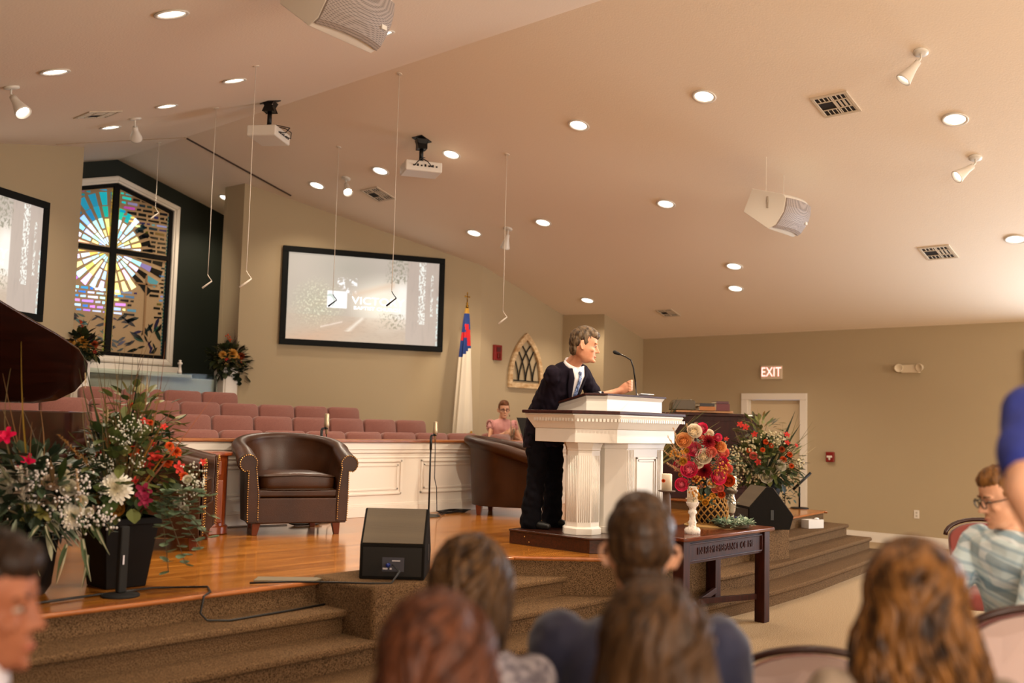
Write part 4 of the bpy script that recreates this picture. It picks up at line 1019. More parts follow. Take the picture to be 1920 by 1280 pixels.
# columns: octagonal, fluted
def column(cx, cy, r, name, parent, w=1):
    c = MB()
    def oc(rr): return [(cx+rr*cos(RAD(22.5+45*i))*w, cy+rr*sin(RAD(22.5+45*i))) for i in range(8)]
    c.loft([[(x, y, z) for x, y in oc(rr)] for rr, z in ((r*1.13, 0), (r*1.13, .05), (r*1.05, .058), (r, .062), (r, .67), (r*1.04, .675), (r*1.04, .69), (r*1.16, .73), (r*1.16, .74))])
    co = c.build(name, M_PULP, parent, bevel=.003)
    f = MB()
    for i in range(8):
        a0, a1 = RAD(22.5+45*i), RAD(67.5+45*i); p0, p1 = Vector((cx+r*cos(a0)*w, cy+r*sin(a0), 0)), Vector((cx+r*cos(a1)*w, cy+r*sin(a1), 0)); nn = ((p0+p1)/2-Vector((cx, cy, 0))).normalized()
        for k in range(6):
            q = p0.lerp(p1, .12+.152*k); f.tube([q+nn*.001+Vector((0, 0, .10)), q+nn*-.001+Vector((0, 0, .63))], .0045, 6)
    f.build('fluting', M_PULP, co, smooth=True)
column(-.46, -.02, .143, 'column', t); column(.46, -.02, .143, 'column', t)
bd = MB().prism([(-.30, .22), (-.30, -.12), (-.17, -.25), (.34, -.25), (.47, -.12), (.47, .22)], 0, .74)
bd.prism([(-.315, .23), (-.315, -.127), (-.178, -.265), (.348, -.265), (.485, -.127), (.485, .23)], 0, .055)
bd.prism([(-.315, .23), (-.315, -.127), (-.178, -.265), (.348, -.265), (.485, -.127), (.485, .23)], .69, .74)
bd.build('central_body', M_PULP, t, bevel=.003)
fp = MB()
for k in range(5): fp.box(-.16+k*.02, -.256, .07, -.152+k*.02, -.248, .68)
for k in range(3): fp.box(.285+k*.018, -.256, .07, .292+k*.018, -.248, .68)
for a in (0, .022):
    x0, x1, z0, z1 = -.04+a, .26-a, .09+a, .62-a
    fp.box(x0, -.262+a*.3, z0, x1, -.248, z0+.016).box(x0, -.262+a*.3, z1-.016, x1, -.248, z1).box(x0, -.262+a*.3, z0, x0+.016, -.248, z1).box(x1-.016, -.262+a*.3, z0, x1, -.248, z1)
fp.build('panel_moulding', M_PULP, t, bevel=.002)
# upper sloping desk
ud = MB(); oc_ = [(-.52, .30), (-.52, -.09), (-.40, -.21), (.40, -.21), (.52, -.09), (.52, .30)]
def topz(y, lo=.03): return .992+.128-max(0, (y+.09))*.26
ud.loft([[(x, y, .992) for x, y in oc_], [(x, y, topz(y)) for x, y in oc_]])
ud.build('reading_desk', M_PULP, t, bevel=.003)
c2 = MB(); o2 = [(x*1.045, y*1.06-.005) for x, y in oc_]; c2.loft([[(x, y, topz(y)-.03) for x, y in oc_], [(x, y, topz(y)) for x, y in o2]]); c2.build('desk_moulding', M_PULP, t)
c3 = MB(); o3 = [(x*1.075, y*1.1-.005) for x, y in oc_]; c3.loft([[(x, y, topz(y)) for x, y in o3], [(x, y, topz(y)+.017) for x, y in o3]]); c3.build('desk_top', mat('dark_ledge', ''), t, bevel=.004)
zt = pz+topz(0)+.017
# gooseneck microphone on the desk
t = thing('pulpit_microphone', 'black gooseneck microphone rising from the pulpit desk', 'microphone', (0, 0, 0))
g0 = (6.252,4.348,1.791); g1 = (6.239,4.350,1.896); g2 = (6.264,4.385,1.999); g3 = (6.246,4.398,2.060); g4 = (6.254,4.459,2.090); g5 = (6.269,4.515,2.109); g6 = (6.281,4.575,2.128)
g0 = (7.05, 4.9, 1.815)
MB().lathe([(0, 0), (.03, 0), (.028, .008), (.012, .014), (.01, .03), (0, .03)], 16, Matrix.Translation((g0[0], g0[1], 1.812))).build('base', mat('silver', ''), t, smooth=True)
MB().tube([g0, g1, g2, g3, g4], .0055, 8).build('gooseneck', M_IRON, t, smooth=True)
MB().tube([g4, g5], [.006, .0075], 10).build('stem', mat('dark_silver', '#5a544c', .35, .8), t, smooth=True)
MB().tube([g5, tuple((Vector(g5)*.3+Vector(g6)*.7)), g6, tuple(Vector(g6)*1.25-Vector(g5)*.25)], [.008, .0145, .016, .009], 12).build('windscreen', M_MATT, t, smooth=True)
# papers and phone on the desk
tag(MB().box(-.10, -.12, 0, .10, .12, .005, Matrix.Translation((7.22, 5.02, 1.812)) @ Matrix.Rotation(RAD(-12), 4, 'X')).build('open_notes', mat('paper', '#e6e4e2', .8)), 'white notes lying on the dark pulpit desk top', 'papers')
# music stand beside the preacher
t = thing('music_stand', 'black music stand between the seated woman and the preacher', 'music stand', (10.15, 8.75, .56), RAD(20))
MB().loft([[(-.25, -.02, .72), (.25, -.02, .72), (.22, .12, 1.08), (-.22, .12, 1.08)], [(-.25, -.01, .72), (.25, -.01, .72), (.22, .13, 1.08), (-.22, .13, 1.08)]]).box(-.25, -.06, .71, .25, 0, .72).build('desk', M_MATT, t)
MB().tube([(0, .03, .05), (0, .03, .8)], .011, 10).build('pole', M_IRON, t)
for k in range(3): MB().tube([(0, .03, .12), (.24*cos(k*2.1), .03+.24*sin(k*2.1), .008)], .008, 8).build('leg', M_IRON, t)
# ================================================================== COMMUNION TABLE
tx, ty = 6.93, 4.2
M_TABLE = mat('table_top_wood', '#4a1d0e', .25, col2='#6b3016', nscale=5, stretch=(1, 10, 10), coat=.3)
M_TLEG = mat('table_wood', '#260d08', .42, col2='#3a150c', nscale=5, stretch=(8, 8, 1), spec=.3)
t = thing('communion_table', 'dark wooden communion table with carved front in front of the pulpit', 'table', (tx, ty, 0))
MB().prism([(-.69, .29), (-.69, -.29), (-.66, -.31), (.66, -.31), (.69, -.29), (.69, .29)], .735, .765).build('table_top', M_TABLE, t, bevel=.008)
ap = MB().box(-.58, -.245, .56, .58, -.215, .735).box(-.58, .2, .56, .58, .225, .735).box(-.6, -.22, .56, -.57, .2, .735).box(.57, -.22, .56, .6, .2, .735)
ap.build('apron', M_TLEG, t, bevel=.003)
MB().box(-.56, -.258, .70, .56, -.24, .712).box(-.56, -.258, .575, .56, -.24, .587).box(-.56, -.258, .575, -.545, -.24, .712).box(.545, -.258, .575, .56, -.24, .712).build('apron_moulding', M_TLEG, t, bevel=.003)
text('IN REMEMBRANCE OF ME', .075, M_TLEG, 'carved_lettering', t, (0, -.2475, .645), (pi/2, 0, 0), .003)
for sx in (-1, 1):
    for sy in (-1, 1):
        MB().box(sx*.61-.045, sy*.225-.045, 0, sx*.61+.045, sy*.225+.045, .735).build('leg', M_TLEG, t, bevel=.006)
for s_ in (-1, 1): MB().box(-.61, -.016, .18, .61, .016, .225, Matrix.Rotation(s_*atan2(.19, .57), 4, 'Z')).build('stretcher', M_TLEG, t, bevel=.003)
zt = .765
M_WAX = mat('candle_wax', '#e9dcc0', .5, emit='#e9dcc0', estr=.02)
def pillar(name, label, x, y, kind, h, ch):
    t_ = thing(name, label, 'candle holder', (x, y, zt), 0, 'candle holders on the communion table')
    if kind == 'white':
        pr = [(0, 0), (.058, 0), (.06, .03), (.05, .045), (.03, .05), (.026, .07), (.033, .085), (.024, .10), (.022, .14), (.034, .155), (.03, .17), (.022, .18), (.03, .2), (.042, .21), (.046, h-.01), (.05, h)]
        MB().lathe(pr+[(0, h)], 20).build('holder', mat('distressed_white', '#b7a99c', .8, col2='#e6ded4', nscale=45, contrast=(.35, .5)), t_, smooth=True)
    elif kind == 'glass':
        MB().lathe([(0, 0), (.055, 0), (.055, .02), (.025, .03), (.02, h-.19), (0, h-.19)], 20).lathe([(0, h-.03), (.03, h-.03), (.05, h-.012), (.052, h), (0, h)], 20).build('holder', mat('brown_holder', '#5c4636', .6), t_, smooth=True)
        MB().lathe([(0, h-.19), (.026, h-.19), (.032, h-.17), (.038, h-.12), (.034, h-.08), (.022, h-.05), (.024, h-.03), (0, h-.03)], 20).build('glass_stem', mat('mercury_glass', '#c9c0b0', .15, .4), t_, smooth=True)
    else:
        pr = [(0, 0), (.06, 0), (.058, .015), (.03, .03), (.022, .06), (.03, .1), (.036, .14), (.03, h-.04), (.022, h-.015), (.066, h-.008), (.068, h)]
        MB().lathe(pr+[(0, h)], 20).build('holder', mat('brown_holder', '#5c4636', .6), t_, smooth=True)
    return t_
def candle(label, x, y, z, r, h, deco=False):
    c = thing('pillar_candle', label, 'candle', (x, y, z), 0, 'ivory pillar candles')
    MB().lathe([(0, 0), (r, 0), (r, h-.006), (r-.008, h), (r-.014, h-.004), (0, h-.01)], 22).build('wax', M_WAX, c, smooth=True)
    MB().tube([(0, 0, h-.012), (.001, 0, h+.006)], .0015, 5).build('wick', M_BLACK, c)
    if deco:
        d = MB()
        for k in range(9): a = k*.7; d.ell((r*cos(a-2), r*sin(a-2), .03+.012*sin(k*2)), (.012, .012, .007), 8, 5)
        d.build('shell_band', mat('shell', '#d9c8ac', .6), c, smooth=True)
P1 = (6.564,4.037,0.765); P2 = (6.66, 4.33, .765); P3 = (7.47, 4.22, .765)
pillar('candle_holder', 'distressed white turned candle holder at the front of the table', P1[0], P1[1], 'white', .235, 0); candle('ivory candle on the white turned holder', P1[0], P1[1], zt+.235, .042, .115, True)
pillar('candle_holder', 'brown candle holder behind the short haired man, left on the table', P2[0], P2[1], 'brown', .30, 0); candle('ivory candle on the brown holder in front of the pulpit', P2[0], P2[1], zt+.30, .04, .13)
pillar('candle_holder', 'brown candle holder with a pale glass stem right of the basket of flowers', P3[0], P3[1], 'glass', .285, 0); candle('ivory candle right of the big table bouquet', P3[0], P3[1], zt+.285, .04, .115, True)

# ================================================================== FLOWERS
M_LEAF = vcmat('leaf', .55, spec=.3, thin=.2); M_PETAL = vcmat('petal', .6, spec=.2, thin=.18)
def vary(c, r, k=.25):
    f = 1-k/2+k*r.random(); return tuple(v*f for v in c)
def leaf(mb, p, d, L, w, col, r, curl=.3, seg=4, up=(0, 0, 1), pw=.8):
    p = Vector(p); d = Vector(d).normalized(); s = d.cross(Vector(up))
    if s.length < 1e-3: s = d.orthogonal()
    s.normalize(); n = s.cross(d); vs = []; fs = []
    mb.cur = vary(col, r)
    for i in range(seg+1):
        t = i/seg; ww = w*(sin(pi*min(1, t*.93+.05))**pw); q = p+d*L*t - n*curl*L*t*t
        vs += [q-s*ww, q-n*ww*.25, q+s*ww]
    for i in range(seg):
        a = i*3; fs += [(a, a+1, a+4, a+3), (a+1, a+2, a+5, a+4)]
    mb.add(vs, fs)
def blade(mb, p, tip, w, col, r, bend=.15, seg=8, sag=0):
    p, tip = Vector(p), Vector(tip); mb.cur = vary(col, r); d = tip-p; s = d.cross(Vector((.74+r.uniform(-.3, .3), .67+r.uniform(-.3, .3), 0))).normalized() if abs(d.normalized().z) > .5 else d.cross(Vector((0, 0, 1))).normalized()
    vs = []; fs = []; o_ = Vector((r.uniform(-1, 1), r.uniform(-1, 1), 0))*bend*d.length
    for i in range(seg+1):
        t = i/seg; q = p+d*t+o_*sin(pi*t)*.5-Vector((0, 0, sag*t*t)); ww = w*(1-t**1.6)*(.6+.4*sin(pi*min(1, t*1.5)))+.0006
        vs += [q-s*ww, q+Vector((0, .3*ww, 0)), q+s*ww]
    for i in range(seg):
        a = i*3; fs += [(a, a+1, a+4, a+3), (a+1, a+2, a+5, a+4)]
    mb.add(vs, fs)
def petal(mb, M, r0, L, w, cup, col, seg=4):
    vs = []; fs = []; mb.cur = col
    for i in range(seg+1):
        t = i/seg; ww = w*sin(pi*(.18+.64*t)); a = cup*t
        x = r0+L*(sin(a)/cup if abs(cup) > .01 else t)*cos(.0); zz = L*(1-cos(a))/cup if abs(cup) > .01 else 0
        for k in (-1, -.4, .4, 1): vs.append((x, ww*k, zz+abs(k)**2*ww*.25))
    for i in range(seg):
        for k in range(3): a = i*4+k; fs.append((a, a+1, a+5, a+4))
    mb.add(vs, fs, M)
def me_rose(c1, c2, r, layers=6, open_=.5):
    m = MB(); c1, c2 = lin(c1), lin(c2)
    for k in range(layers):
        t = k/(layers-1); n = 4+k; el = RAD(86-64*t)
        for i in range(n):
            M = Matrix.Rotation(2*pi*i/n+k*1.1, 4, 'Z') @ Matrix.Translation((.05+.12*t, 0, -.1*t)) @ Matrix.Rotation(-el, 4, 'Y')
            petal(m, M, 0, .55+.35*t, .26+.24*t, .9, vary(mixc(c2, c1, t), r, .2))
    m.cur = mixc(c2, c1, .5); m.ell((0, 0, .26), (.22, .22, .26), 10, 7)
    return m
def me_mum(c1, c2, r, n=70, L=1, w=.085, flat=.55):
    m = MB(); c1, c2 = lin(c1), lin(c2)
    for i in range(n):
        t = (i+.5)/n; el = RAD(80-86*t); a = i*2.39996
        M = Matrix.Rotation(a, 4, 'Z') @ Matrix.Rotation(-el, 4, 'Y')
        petal(m, M, .06, (.45+.55*t)*L, w*(1.0+t*.5), -.35+.5*(1-t), vary(mixc(c2, c1, t), r, .25), 3)
    m.cur = c2; m.ell((0, 0, .12), (.16, .16, .16), 8, 5)
    return m
def me_star(c, r, n=5):
    m = MB(); c = lin(c)
    for i in range(n): petal(m, Matrix.Rotation(2*pi*i/n, 4, 'Z') @ Matrix.Rotation(-.35, 4, 'Y'), .02, 1, .30, -.4, vary(c, r, .2))
    for i in range(n): petal(m, Matrix.Rotation(2*pi*(i+.5)/n, 4, 'Z') @ Matrix.Rotation(-.7, 4, 'Y'), .02, .6, .22, -.2, vary(c, r, .2))
    return m
rf = random.Random(11)
FM = {}
def fmesh(key):
    if key in FM: return FM[key]
    spec = {'orange': ('ball', '#d9511c', '#a83a0e'), 'coral': ('star', '#c93a30'), 'hotstar': ('star', '#d01048'), 'white': ('mum', '#f4efe6', '#f5ecd0'), 'cream': ('rose', '#fdf3e2', '#f4dcae'), 'pink': ('rose', '#ef3f70', '#f7a4ae'),
            'peach': ('rose', '#f9c78a', '#ee9a4c'), 'salmon': ('rose', '#f48c78', '#f7b296'), 'dred': ('mum', '#94101e', '#6a0c14'), 'yellow': ('rose', '#ecbb50', '#dba030'), 'beige': ('rose', '#cdb49a', '#a98b6a'), 'goldmum': ('mum', '#cf9a48', '#b87c28'),
            'lily': ('mumw', '#b8b06a', '#8a8a3c'), 'tulip': ('rose', '#e4dccb', '#cfc9a0'), 'magenta': ('star', '#8c1f3f'), 'rust': ('mum', '#a5421a', '#7c2c10'), 'orangerose': ('rose', '#e0672a', '#b8431a'), 'mustard': ('rose', '#b07a30', '#7c5420')}[key]
    k = spec[0]
    m = {'ball': lambda: me_mum(spec[1], spec[2], rf, 60, .85, .13), 'star': lambda: me_star(spec[1], rf), 'mum': lambda: me_mum(spec[1], spec[2], rf, 80, 1, .09), 'mumw': lambda: me_mum(spec[1], spec[2], rf, 12, 1.1, .2), 'rose': lambda: me_rose(spec[1], spec[2], rf)}[k]()
    o_ = m.build('flower', M_PETAL, None, smooth=True); me = o_.data; me.name = 'bloom_'+key; bpy.data.objects.remove(o_); FM[key] = me; return me
NAMES = {'orange': 'zinnia', 'coral': 'star_flower', 'hotstar': 'star_flower', 'white': 'chrysanthemum', 'cream': 'rose', 'pink': 'ranunculus', 'peach': 'rose', 'salmon': 'rose', 'dred': 'dahlia', 'yellow': 'small_rose', 'beige': 'rose', 'goldmum': 'chrysanthemum', 'lily': 'lily', 'tulip': 'tulip', 'magenta': 'star_flower', 'rust': 'chrysanthemum', 'orangerose': 'rose', 'mustard': 'small_rose'}
TOC = -CF
def bloom(parent, key, pos, size, face=None, r=rf):
    o_ = bpy.data.objects.new(NAMES[key], fmesh(key)); COL.objects.link(o_); o_.parent = parent
    base = Vector(parent.location); p = Vector(pos)-base; o_.location = p
    d = Vector((p.x, p.y, (p.z-.55)*.6)); d = (d.normalized()*.6 + Vector((-.55, -.5, .25))*.8 + Vector((r.uniform(-.3, .3), r.uniform(-.3, .3), r.uniform(-.2, .3)))).normalized() if face is None else Vector(face)
    o_.rotation_mode = 'QUATERNION'; o_.rotation_quaternion = d.to_track_quat('Z', 'Y') @ Quaternion((0, 0, 1), r.uniform(0, 6)); o_.scale = (size*(1.55 if 'rose' == NAMES[key] or NAMES[key] in ('ranunculus', 'small_rose', 'tulip') else 1.1),)*3
    return o_
def stems(mb, base, pts, col, rad=.0025):
    for p in pts:
        b = Vector(base); q = Vector(p); m_ = b.lerp(q, .5)+Vector((0, 0, .08)); mb.cur = lin(col); mb.tube([b, m_, q], rad, 4, cap=False)
def hull(r, c, R):
    while True:
        v = Vector((r.uniform(-1, 1), r.uniform(-1, 1), r.uniform(-1, 1)))
        if .35 < v.length < 1: return Vector((c[0]+v.x*R[0], c[1]+v.y*R[1], c[2]+v.z*R[2])), v
def greens(parent, seed, c, R, n, cols, L=.09, w=.022, name='foliage', base=None):
    r = random.Random(seed); mb = MB(); b = base or (c[0], c[1], c[2]-R[2])
    for i in range(n):
        p, v = hull(r, c, R); d = Vector((v.x, v.y, v.z*.7+r.uniform(-.4, .5))); col = lin(r.choice(cols))
        k = r.uniform(.7, 1.3); leaf(mb, p, d, L*k, w*k*r.uniform(.7, 1.2), col, r, r.uniform(-.1, .5))
        if i % 7 == 0: mb.cur = vary(lin('#2a3018'), r); mb.tube([b, Vector(b).lerp(p, .6)+Vector((0, 0, .03)), p], .0022, 4, cap=False)
    return mb.build(name, M_LEAF, parent)
def breath(parent, seed, spots, col='#d9d5c6', rad=.0055, spread=.045, n=24, name='filler_blossoms'):
    r = random.Random(seed); mb = MB(); base = Vector(parent.location)
    for s_ in spots:
        c = Vector(s_)-base
        for i in range(n):
            q = c+Vector((r.gauss(0, spread*.55), r.gauss(0, spread*.55), r.gauss(0, spread*.6))); mb.cur = vary(lin(col), r, .4); mb.ell(q, (rad,)*3, 6, 4)
            if i % 3 == 0: mb.cur = lin('#5a6238'); mb.tube([c-Vector((0, 0, .08)), q], .0009, 3, cap=False)
    return mb.build(name, M_PETAL, parent, smooth=True)
def blades(parent, seed, specs, name='grass_blades'):
    r = random.Random(seed); mb = MB(); base = Vector(parent.location)
    for p, tip, w, col, bend in specs: blade(mb, Vector(p)-base, Vector(tip)-base, w*1.8+.0014, lin(col), r, bend)
    return mb.build(name, M_LEAF, parent)
def euc(mb, p, d, L, r, col='#6f8468', n=9, lw=.02, sag=.3):
    p = Vector(p); d = Vector(d).normalized(); pts = []
    for i in range(n+1): t = i/n; pts.append(p+d*L*t-Vector((0, 0, sag*L*t*t)))
    mb.cur = lin('#5a4a32'); mb.tube(pts, .0028, 4, cap=False)
    for i, q in enumerate(pts[1:]):
        for s_ in (-1, 1):
            a = r.uniform(0, 6.28); v = Vector((cos(a), sin(a), r.uniform(-.3, .6))); leaf(mb, q, v, lw*1.9, lw*r.uniform(.8, 1.1), lin(col), r, .1, 4, pw=.45)
def pot_square(t, z1, w0, w1, m, name='pot'):
    MB().loft([[(-w0, -w0, 0), (w0, -w0, 0), (w0, w0, 0), (-w0, w0, 0)], [(-w1, -w1, z1), (w1, -w1, z1), (w1, w1, z1), (-w1, w1, z1)]]).box(-w1-.012, -w1-.012, z1-.04, w1+.012, w1+.012, z1).build(name, m, t, bevel=.006)
M_POT = mat('dark_pot', '#0d0806', .6, spec=.2)
GR = ['#2c3a1c', '#3d4a22', '#4f5a2c', '#1f2b16', '#5f6434']
# ---------------------------------------------- A : tall arrangement on the left of the stage
A = thing('flower_arrangement', 'tall arrangement of orange zinnias and grasses in a dark square pot on the stage left', 'flower arrangement', (2.86, 5.62, .56), 0, 'stage flower arrangements')
pot_square(A, .40, .12, .165, M_POT)
for x, y, k, s in ((201,829,'orange',.042),(250,845,'orange',.038),(330,847,'orange',.038),(314,866,'orange',.036),(345,893,'orange',.036),(318,836,'orange',.03),(187,848,'coral',.03),(277,872,'coral',.035),(291,857,'coral',.042),(270,812,'coral',.03),(271,790,'coral',.025),(282,792,'orange',.022),(307,800,'coral',.022),(335,876,'coral',.036),(380,866,'coral',.02),(252,902,'coral',.028),(249,760,'orange',.022),(283,832,'coral',.03)):
    bloom(A, k, (lambda u: u)(tuple(Vector((0, 0, 1.55))+ (CF*1867+CR*(x-960)+CU*(640-y))/1867*(5.72+.14*rf.random()))), s)
def WP(x, y, d): return tuple(Vector((0, 0, 1.55))+(CF*1867+CR*(x-960)+CU*(640-y))/1867*d)
bloom(A, 'white', (2.701,5.375,1.136), .088, (-.55, -.75, .25)); bloom(A, 'magenta', (2.830,5.308,1.124), .045); bloom(A, 'magenta', (2.840,5.303,1.071), .04); bloom(A, 'mustard', (2.744,5.416,1.022), .035); bloom(A, 'mustard', (2.675,5.486,1.073), .03)
for x, y in ((330,945),(345,955),(352,900)): bloom(A, 'tulip', WP(x, y, 5.6), .022)
greens(A, 1, (0, -.02, .66), (.36, .34, .30), 460, GR, .082, .032)
greens(A, 2, (.05, 0, .95), (.26, .24, .22), 130, ['#6a6a34', '#4d5428', '#7c7440', '#34401e'], .075, .030, 'upper_foliage')
mb = MB(); r_ = random.Random(4)
for x, y, dx in ((330, 930, .5), (345, 960, .6), (320, 965, .5), (300, 975, .4), (285, 985, .3), (355, 900, .7)):
    p = Vector((2.894,5.240,1.097))-Vector(A.location); q = Vector(WP(x, y, 5.55))-Vector(A.location); euc(mb, p+(q-p)*.1, (q-p)+Vector((.06, -.04, 0)), .30, r_, sag=.35, lw=.03)
mb.build('eucalyptus', M_LEAF, A)
breath(A, 5, [WP(*q, 5.65) for q in ((250,802),(231,815),(240,830),(262,800),(175,845),(180,870),(258,868),(172,902),(165,885),(362,880),(368,915),(372,905),(205,880),(222,800),(350,925),(195,868))])
sp = []
b0 = (2.86, 5.62, .95)
for x, y, w, c in ((155,662,.010,'#39422a'),(148,690,.006,'#4a4a2e'),(262,690,.012,'#1e2416'),(258,668,.004,'#4a3a22'),(250,655,.004,'#5a4428'),(195,672,.004,'#6a5a30'),(268,675,.003,'#5a2c24'),(278,668,.004,'#7a5a34'),(297,683,.003,'#8a6a44'),(214,670,.003,'#8a6c44'),(240,720,.004,'#8a5a22'),(242,780,.007,'#9a6a2a'),(305,795,.005,'#a97428'),(333,820,.005,'#b07c30'),(235,640,.003,'#5a4428'),(205,700,.004,'#6a5a3a'),(330,745,.0025,'#a0644a'),(405,735,.0025,'#a0644a'),(220,742,.003,'#7a5a34'),(183,700,.004,'#8a7a5a'),(270,640,.0028,'#6a4a2a'),(290,655,.003,'#7a6040'),(225,660,.003,'#6a5c38'),(176,655,.003,'#5c5030'),(310,640,.0025,'#8a5a40'),(283,628,.002,'#7a5a3c')):
    sp.append((b0, WP(x, y, 5.75), w, c, .10))
for i in range(26): sp.append((b0, WP(r_.uniform(150, 320), r_.uniform(690, 790), 5.7+r_.uniform(-.2, .3)), .0022, r_.choice(['#8a6a3c', '#6a5a34', '#7c6a48', '#5a4a2a']), .2))
blades(A, 6, sp)
def plume(parent, name, p, q, rad, col, n=90, seed=0):
    r = random.Random(seed); mb = MB(); p, q = Vector(p)-Vector(parent.location), Vector(q)-Vector(parent.location); d = q-p
    mb.cur = lin(col); mb.tube([p-d*.4, q], .0022, 4)
    for i in range(n):
        t = r.random(); c = p+d*t; v = Vector((r.gauss(0, 1), r.gauss(0, 1), r.gauss(0, 1))).normalized(); leaf(mb, c, v+d.normalized()*.9, rad*(1.2-t*.8), .0035, lin(col), r, .1, 2)
    return mb.build(name, M_LEAF, parent)
plume(A, 'dried_plume', (2.564,5.436,1.265), (2.394,5.453,1.433), .03, '#8a6434', 130, 3)
for i, (x, y) in enumerate(((276, 712), (202, 768), (160, 705))): plume(A, 'seed_head', WP(x, y+14, 5.7), WP(x, y-6, 5.7), .012, '#c9b48c', 40, i)
# ---------------------------------------------- B : pale arrangement at far left
B = thing('flower_arrangement', 'pale arrangement of white flowers and striped drooping leaves at the far left', 'flower arrangement', (2.36, 5.66, .56), 0, 'stage flower arrangements')
MB().lathe([(0, 0), (.10, 0), (.13, .05), (.155, .3), (.16, .36), (.145, .36), (0, .33)], 24).build('pot', M_POT, B, smooth=True)
for x, y, k, s in ((136,967,'white',.07),(95,908,'beige',.04),(92,942,'beige',.038),(60,960,'lily',.07),(125,915,'tulip',.04),(100,985,'white',.035),(12,818,'hotstar',.05),(50,866,'hotstar',.045),(22,905,'tulip',.05),(10,925,'tulip',.045),(80,960,'lily',.05),(150,940,'tulip',.03),(118,892,'tulip',.028),(35,935,'beige',.03),(165,960,'tulip',.022)):
    bloom(B, k, WP(x, y, 5.25+.1*rf.random()), s)
plume(B, 'white_spire', (2.217,5.395,1.070), (2.189,5.403,1.263), .045, '#e8dcc8', 200, 5); plume(B, 'white_spire', (2.232,5.373,1.112), (2.233,5.430,1.247), .035, '#e8d8c8', 140, 6)
plume(B, 'cream_spire', (2.458,5.277,1.068), (2.431,5.285,1.251), .028, '#c8ab88', 160, 7)
greens(B, 8, (0, -.06, .56), (.34, .30, .26), 420, ['#26331f', '#1c2618', '#3a4a34', '#53624c', '#2a3220'], .085, .03)
greens(B, 9, (-.05, -.12, .5), (.30, .24, .2), 90, ['#7c8672', '#9a9a80', '#5e6a58'], .12, .014, 'dusty_foliage')
mb = MB(); r_ = random.Random(14)
leaf(mb, Vector((2.332,5.252,1.199))-Vector(B.location), (.1, 0, .9), .12, .05, lin('#37481f'), r_, .1)
leaf(mb, Vector((2.307,5.281,1.184))-Vector(B.location), (-.05, 0, .9), .12, .035, lin('#7a6240'), r_, .1)
for x0, y0, x1_, y1_ in ((85,985,105,1035),(72,985,45,1020),(90,978,112,1010),(125,1020,105,1095),(165,1040,150,1112),(155,1010,170,1090),(60,1040,75,1080),(180,990,205,1040),(170,985,190,1020),(20,1000,10,1060)):
    p = Vector(WP(x0, y0, 5.2))-Vector(B.location); q = Vector(WP(x1_, y1_, 5.15))-Vector(B.location)
    for o__, c, w in ((0, '#4a5a3c', .014), (-.002, '#c9c6a8', .006)):
        blade(mb, p+Vector((0, o__*2, 0)), q+Vector((0, o__*2, 0)), w, lin(c), r_, .1)
for k in range(8): euc(mb, (r_.uniform(-.1, .2), -.15, .5), (r_.uniform(-.4, .7), r_.uniform(-.6, -.2), r_.uniform(-.3, .3)), .22, r_, '#76867c', lw=.014)
mb.build('striped_leaves', M_LEAF, B)
breath(B, 15, [WP(*q, 5.2) for q in ((70,890),(85,880),(160,900),(110,955),(185,965),(178,980),(160,975),(70,930),(62,905),(120,935),(205,975),(150,925))], '#d6cfcb', .007, .04, 16)
blades(B, 16, [((2.36, 5.6, 1.0), WP(x, y, 5.3), .0025, c, .25) for x, y, c in ((5,700,'#8a6a44'),(20,690,'#6a5a3a'),(45,745,'#7a5a3a'),(75,760,'#a07c54'),(40,640,'#9a7c2c'),(60,790,'#8a6a44'),(68,800,'#5a5a4a'),(78,800,'#5a5a4a'),(2,760,'#a08a60'),(35,752,'#8a8070'))])
# ---------------------------------------------- C : bouquet in woven basket on the table
bc = (7.231,4.282,0.765)
Mt = MB().lathe([(0, 0), (.205, 0), (.21, .004), (.205, .008), (0, .008)], 40, Matrix.Translation((0, 0, 0)))
for k in range(9): Mt.tube([((.02+.021*k)*cos(2*pi*i/40), (.02+.021*k)*sin(2*pi*i/40), .009) for i in range(41)], .006, 5)
tag(Mt.build('woven_placemat', mat('straw', '#c9a468', .8), None, smooth=True, loc=(bc[0], bc[1], .765)), 'round woven straw mat under the flower basket', 'placemat')
C = thing('flower_basket', 'woven basket overflowing with pink, peach and dark red flowers on the table', 'flower arrangement', (bc[0], bc[1], .780))
mb = MB(); wr = lambda z: .115+.028*sin(pi*min(1, z/.22))
for s_ in (-1, 1):
    for k in range(16):
        pts = []
        for i in range(15): z = .225*i/14; a = 2*pi*k/16+s_*z*6.2; rr_ = wr(z)+.004*s_*cos(i*pi/2); pts.append((rr_*cos(a), rr_*sin(a), z))
        mb.tube(pts, .0085, 6, flat=.5)
for z in (.004, .222): mb.tube([(wr(z)*cos(2*pi*i/32), wr(z)*sin(2*pi*i/32), z) for i in range(33)], .011, 6)
mb.build('basket', mat('seagrass', '#8a622c', .75, col2='#a87c3c', nscale=60), C, smooth=True)
MB().lathe([(0, .003), (.10, .003), (.125, .1), (.105, .2), (0, .2)], 20).build('liner', mat('liner_dark', '#241408', .9), C, smooth=True)
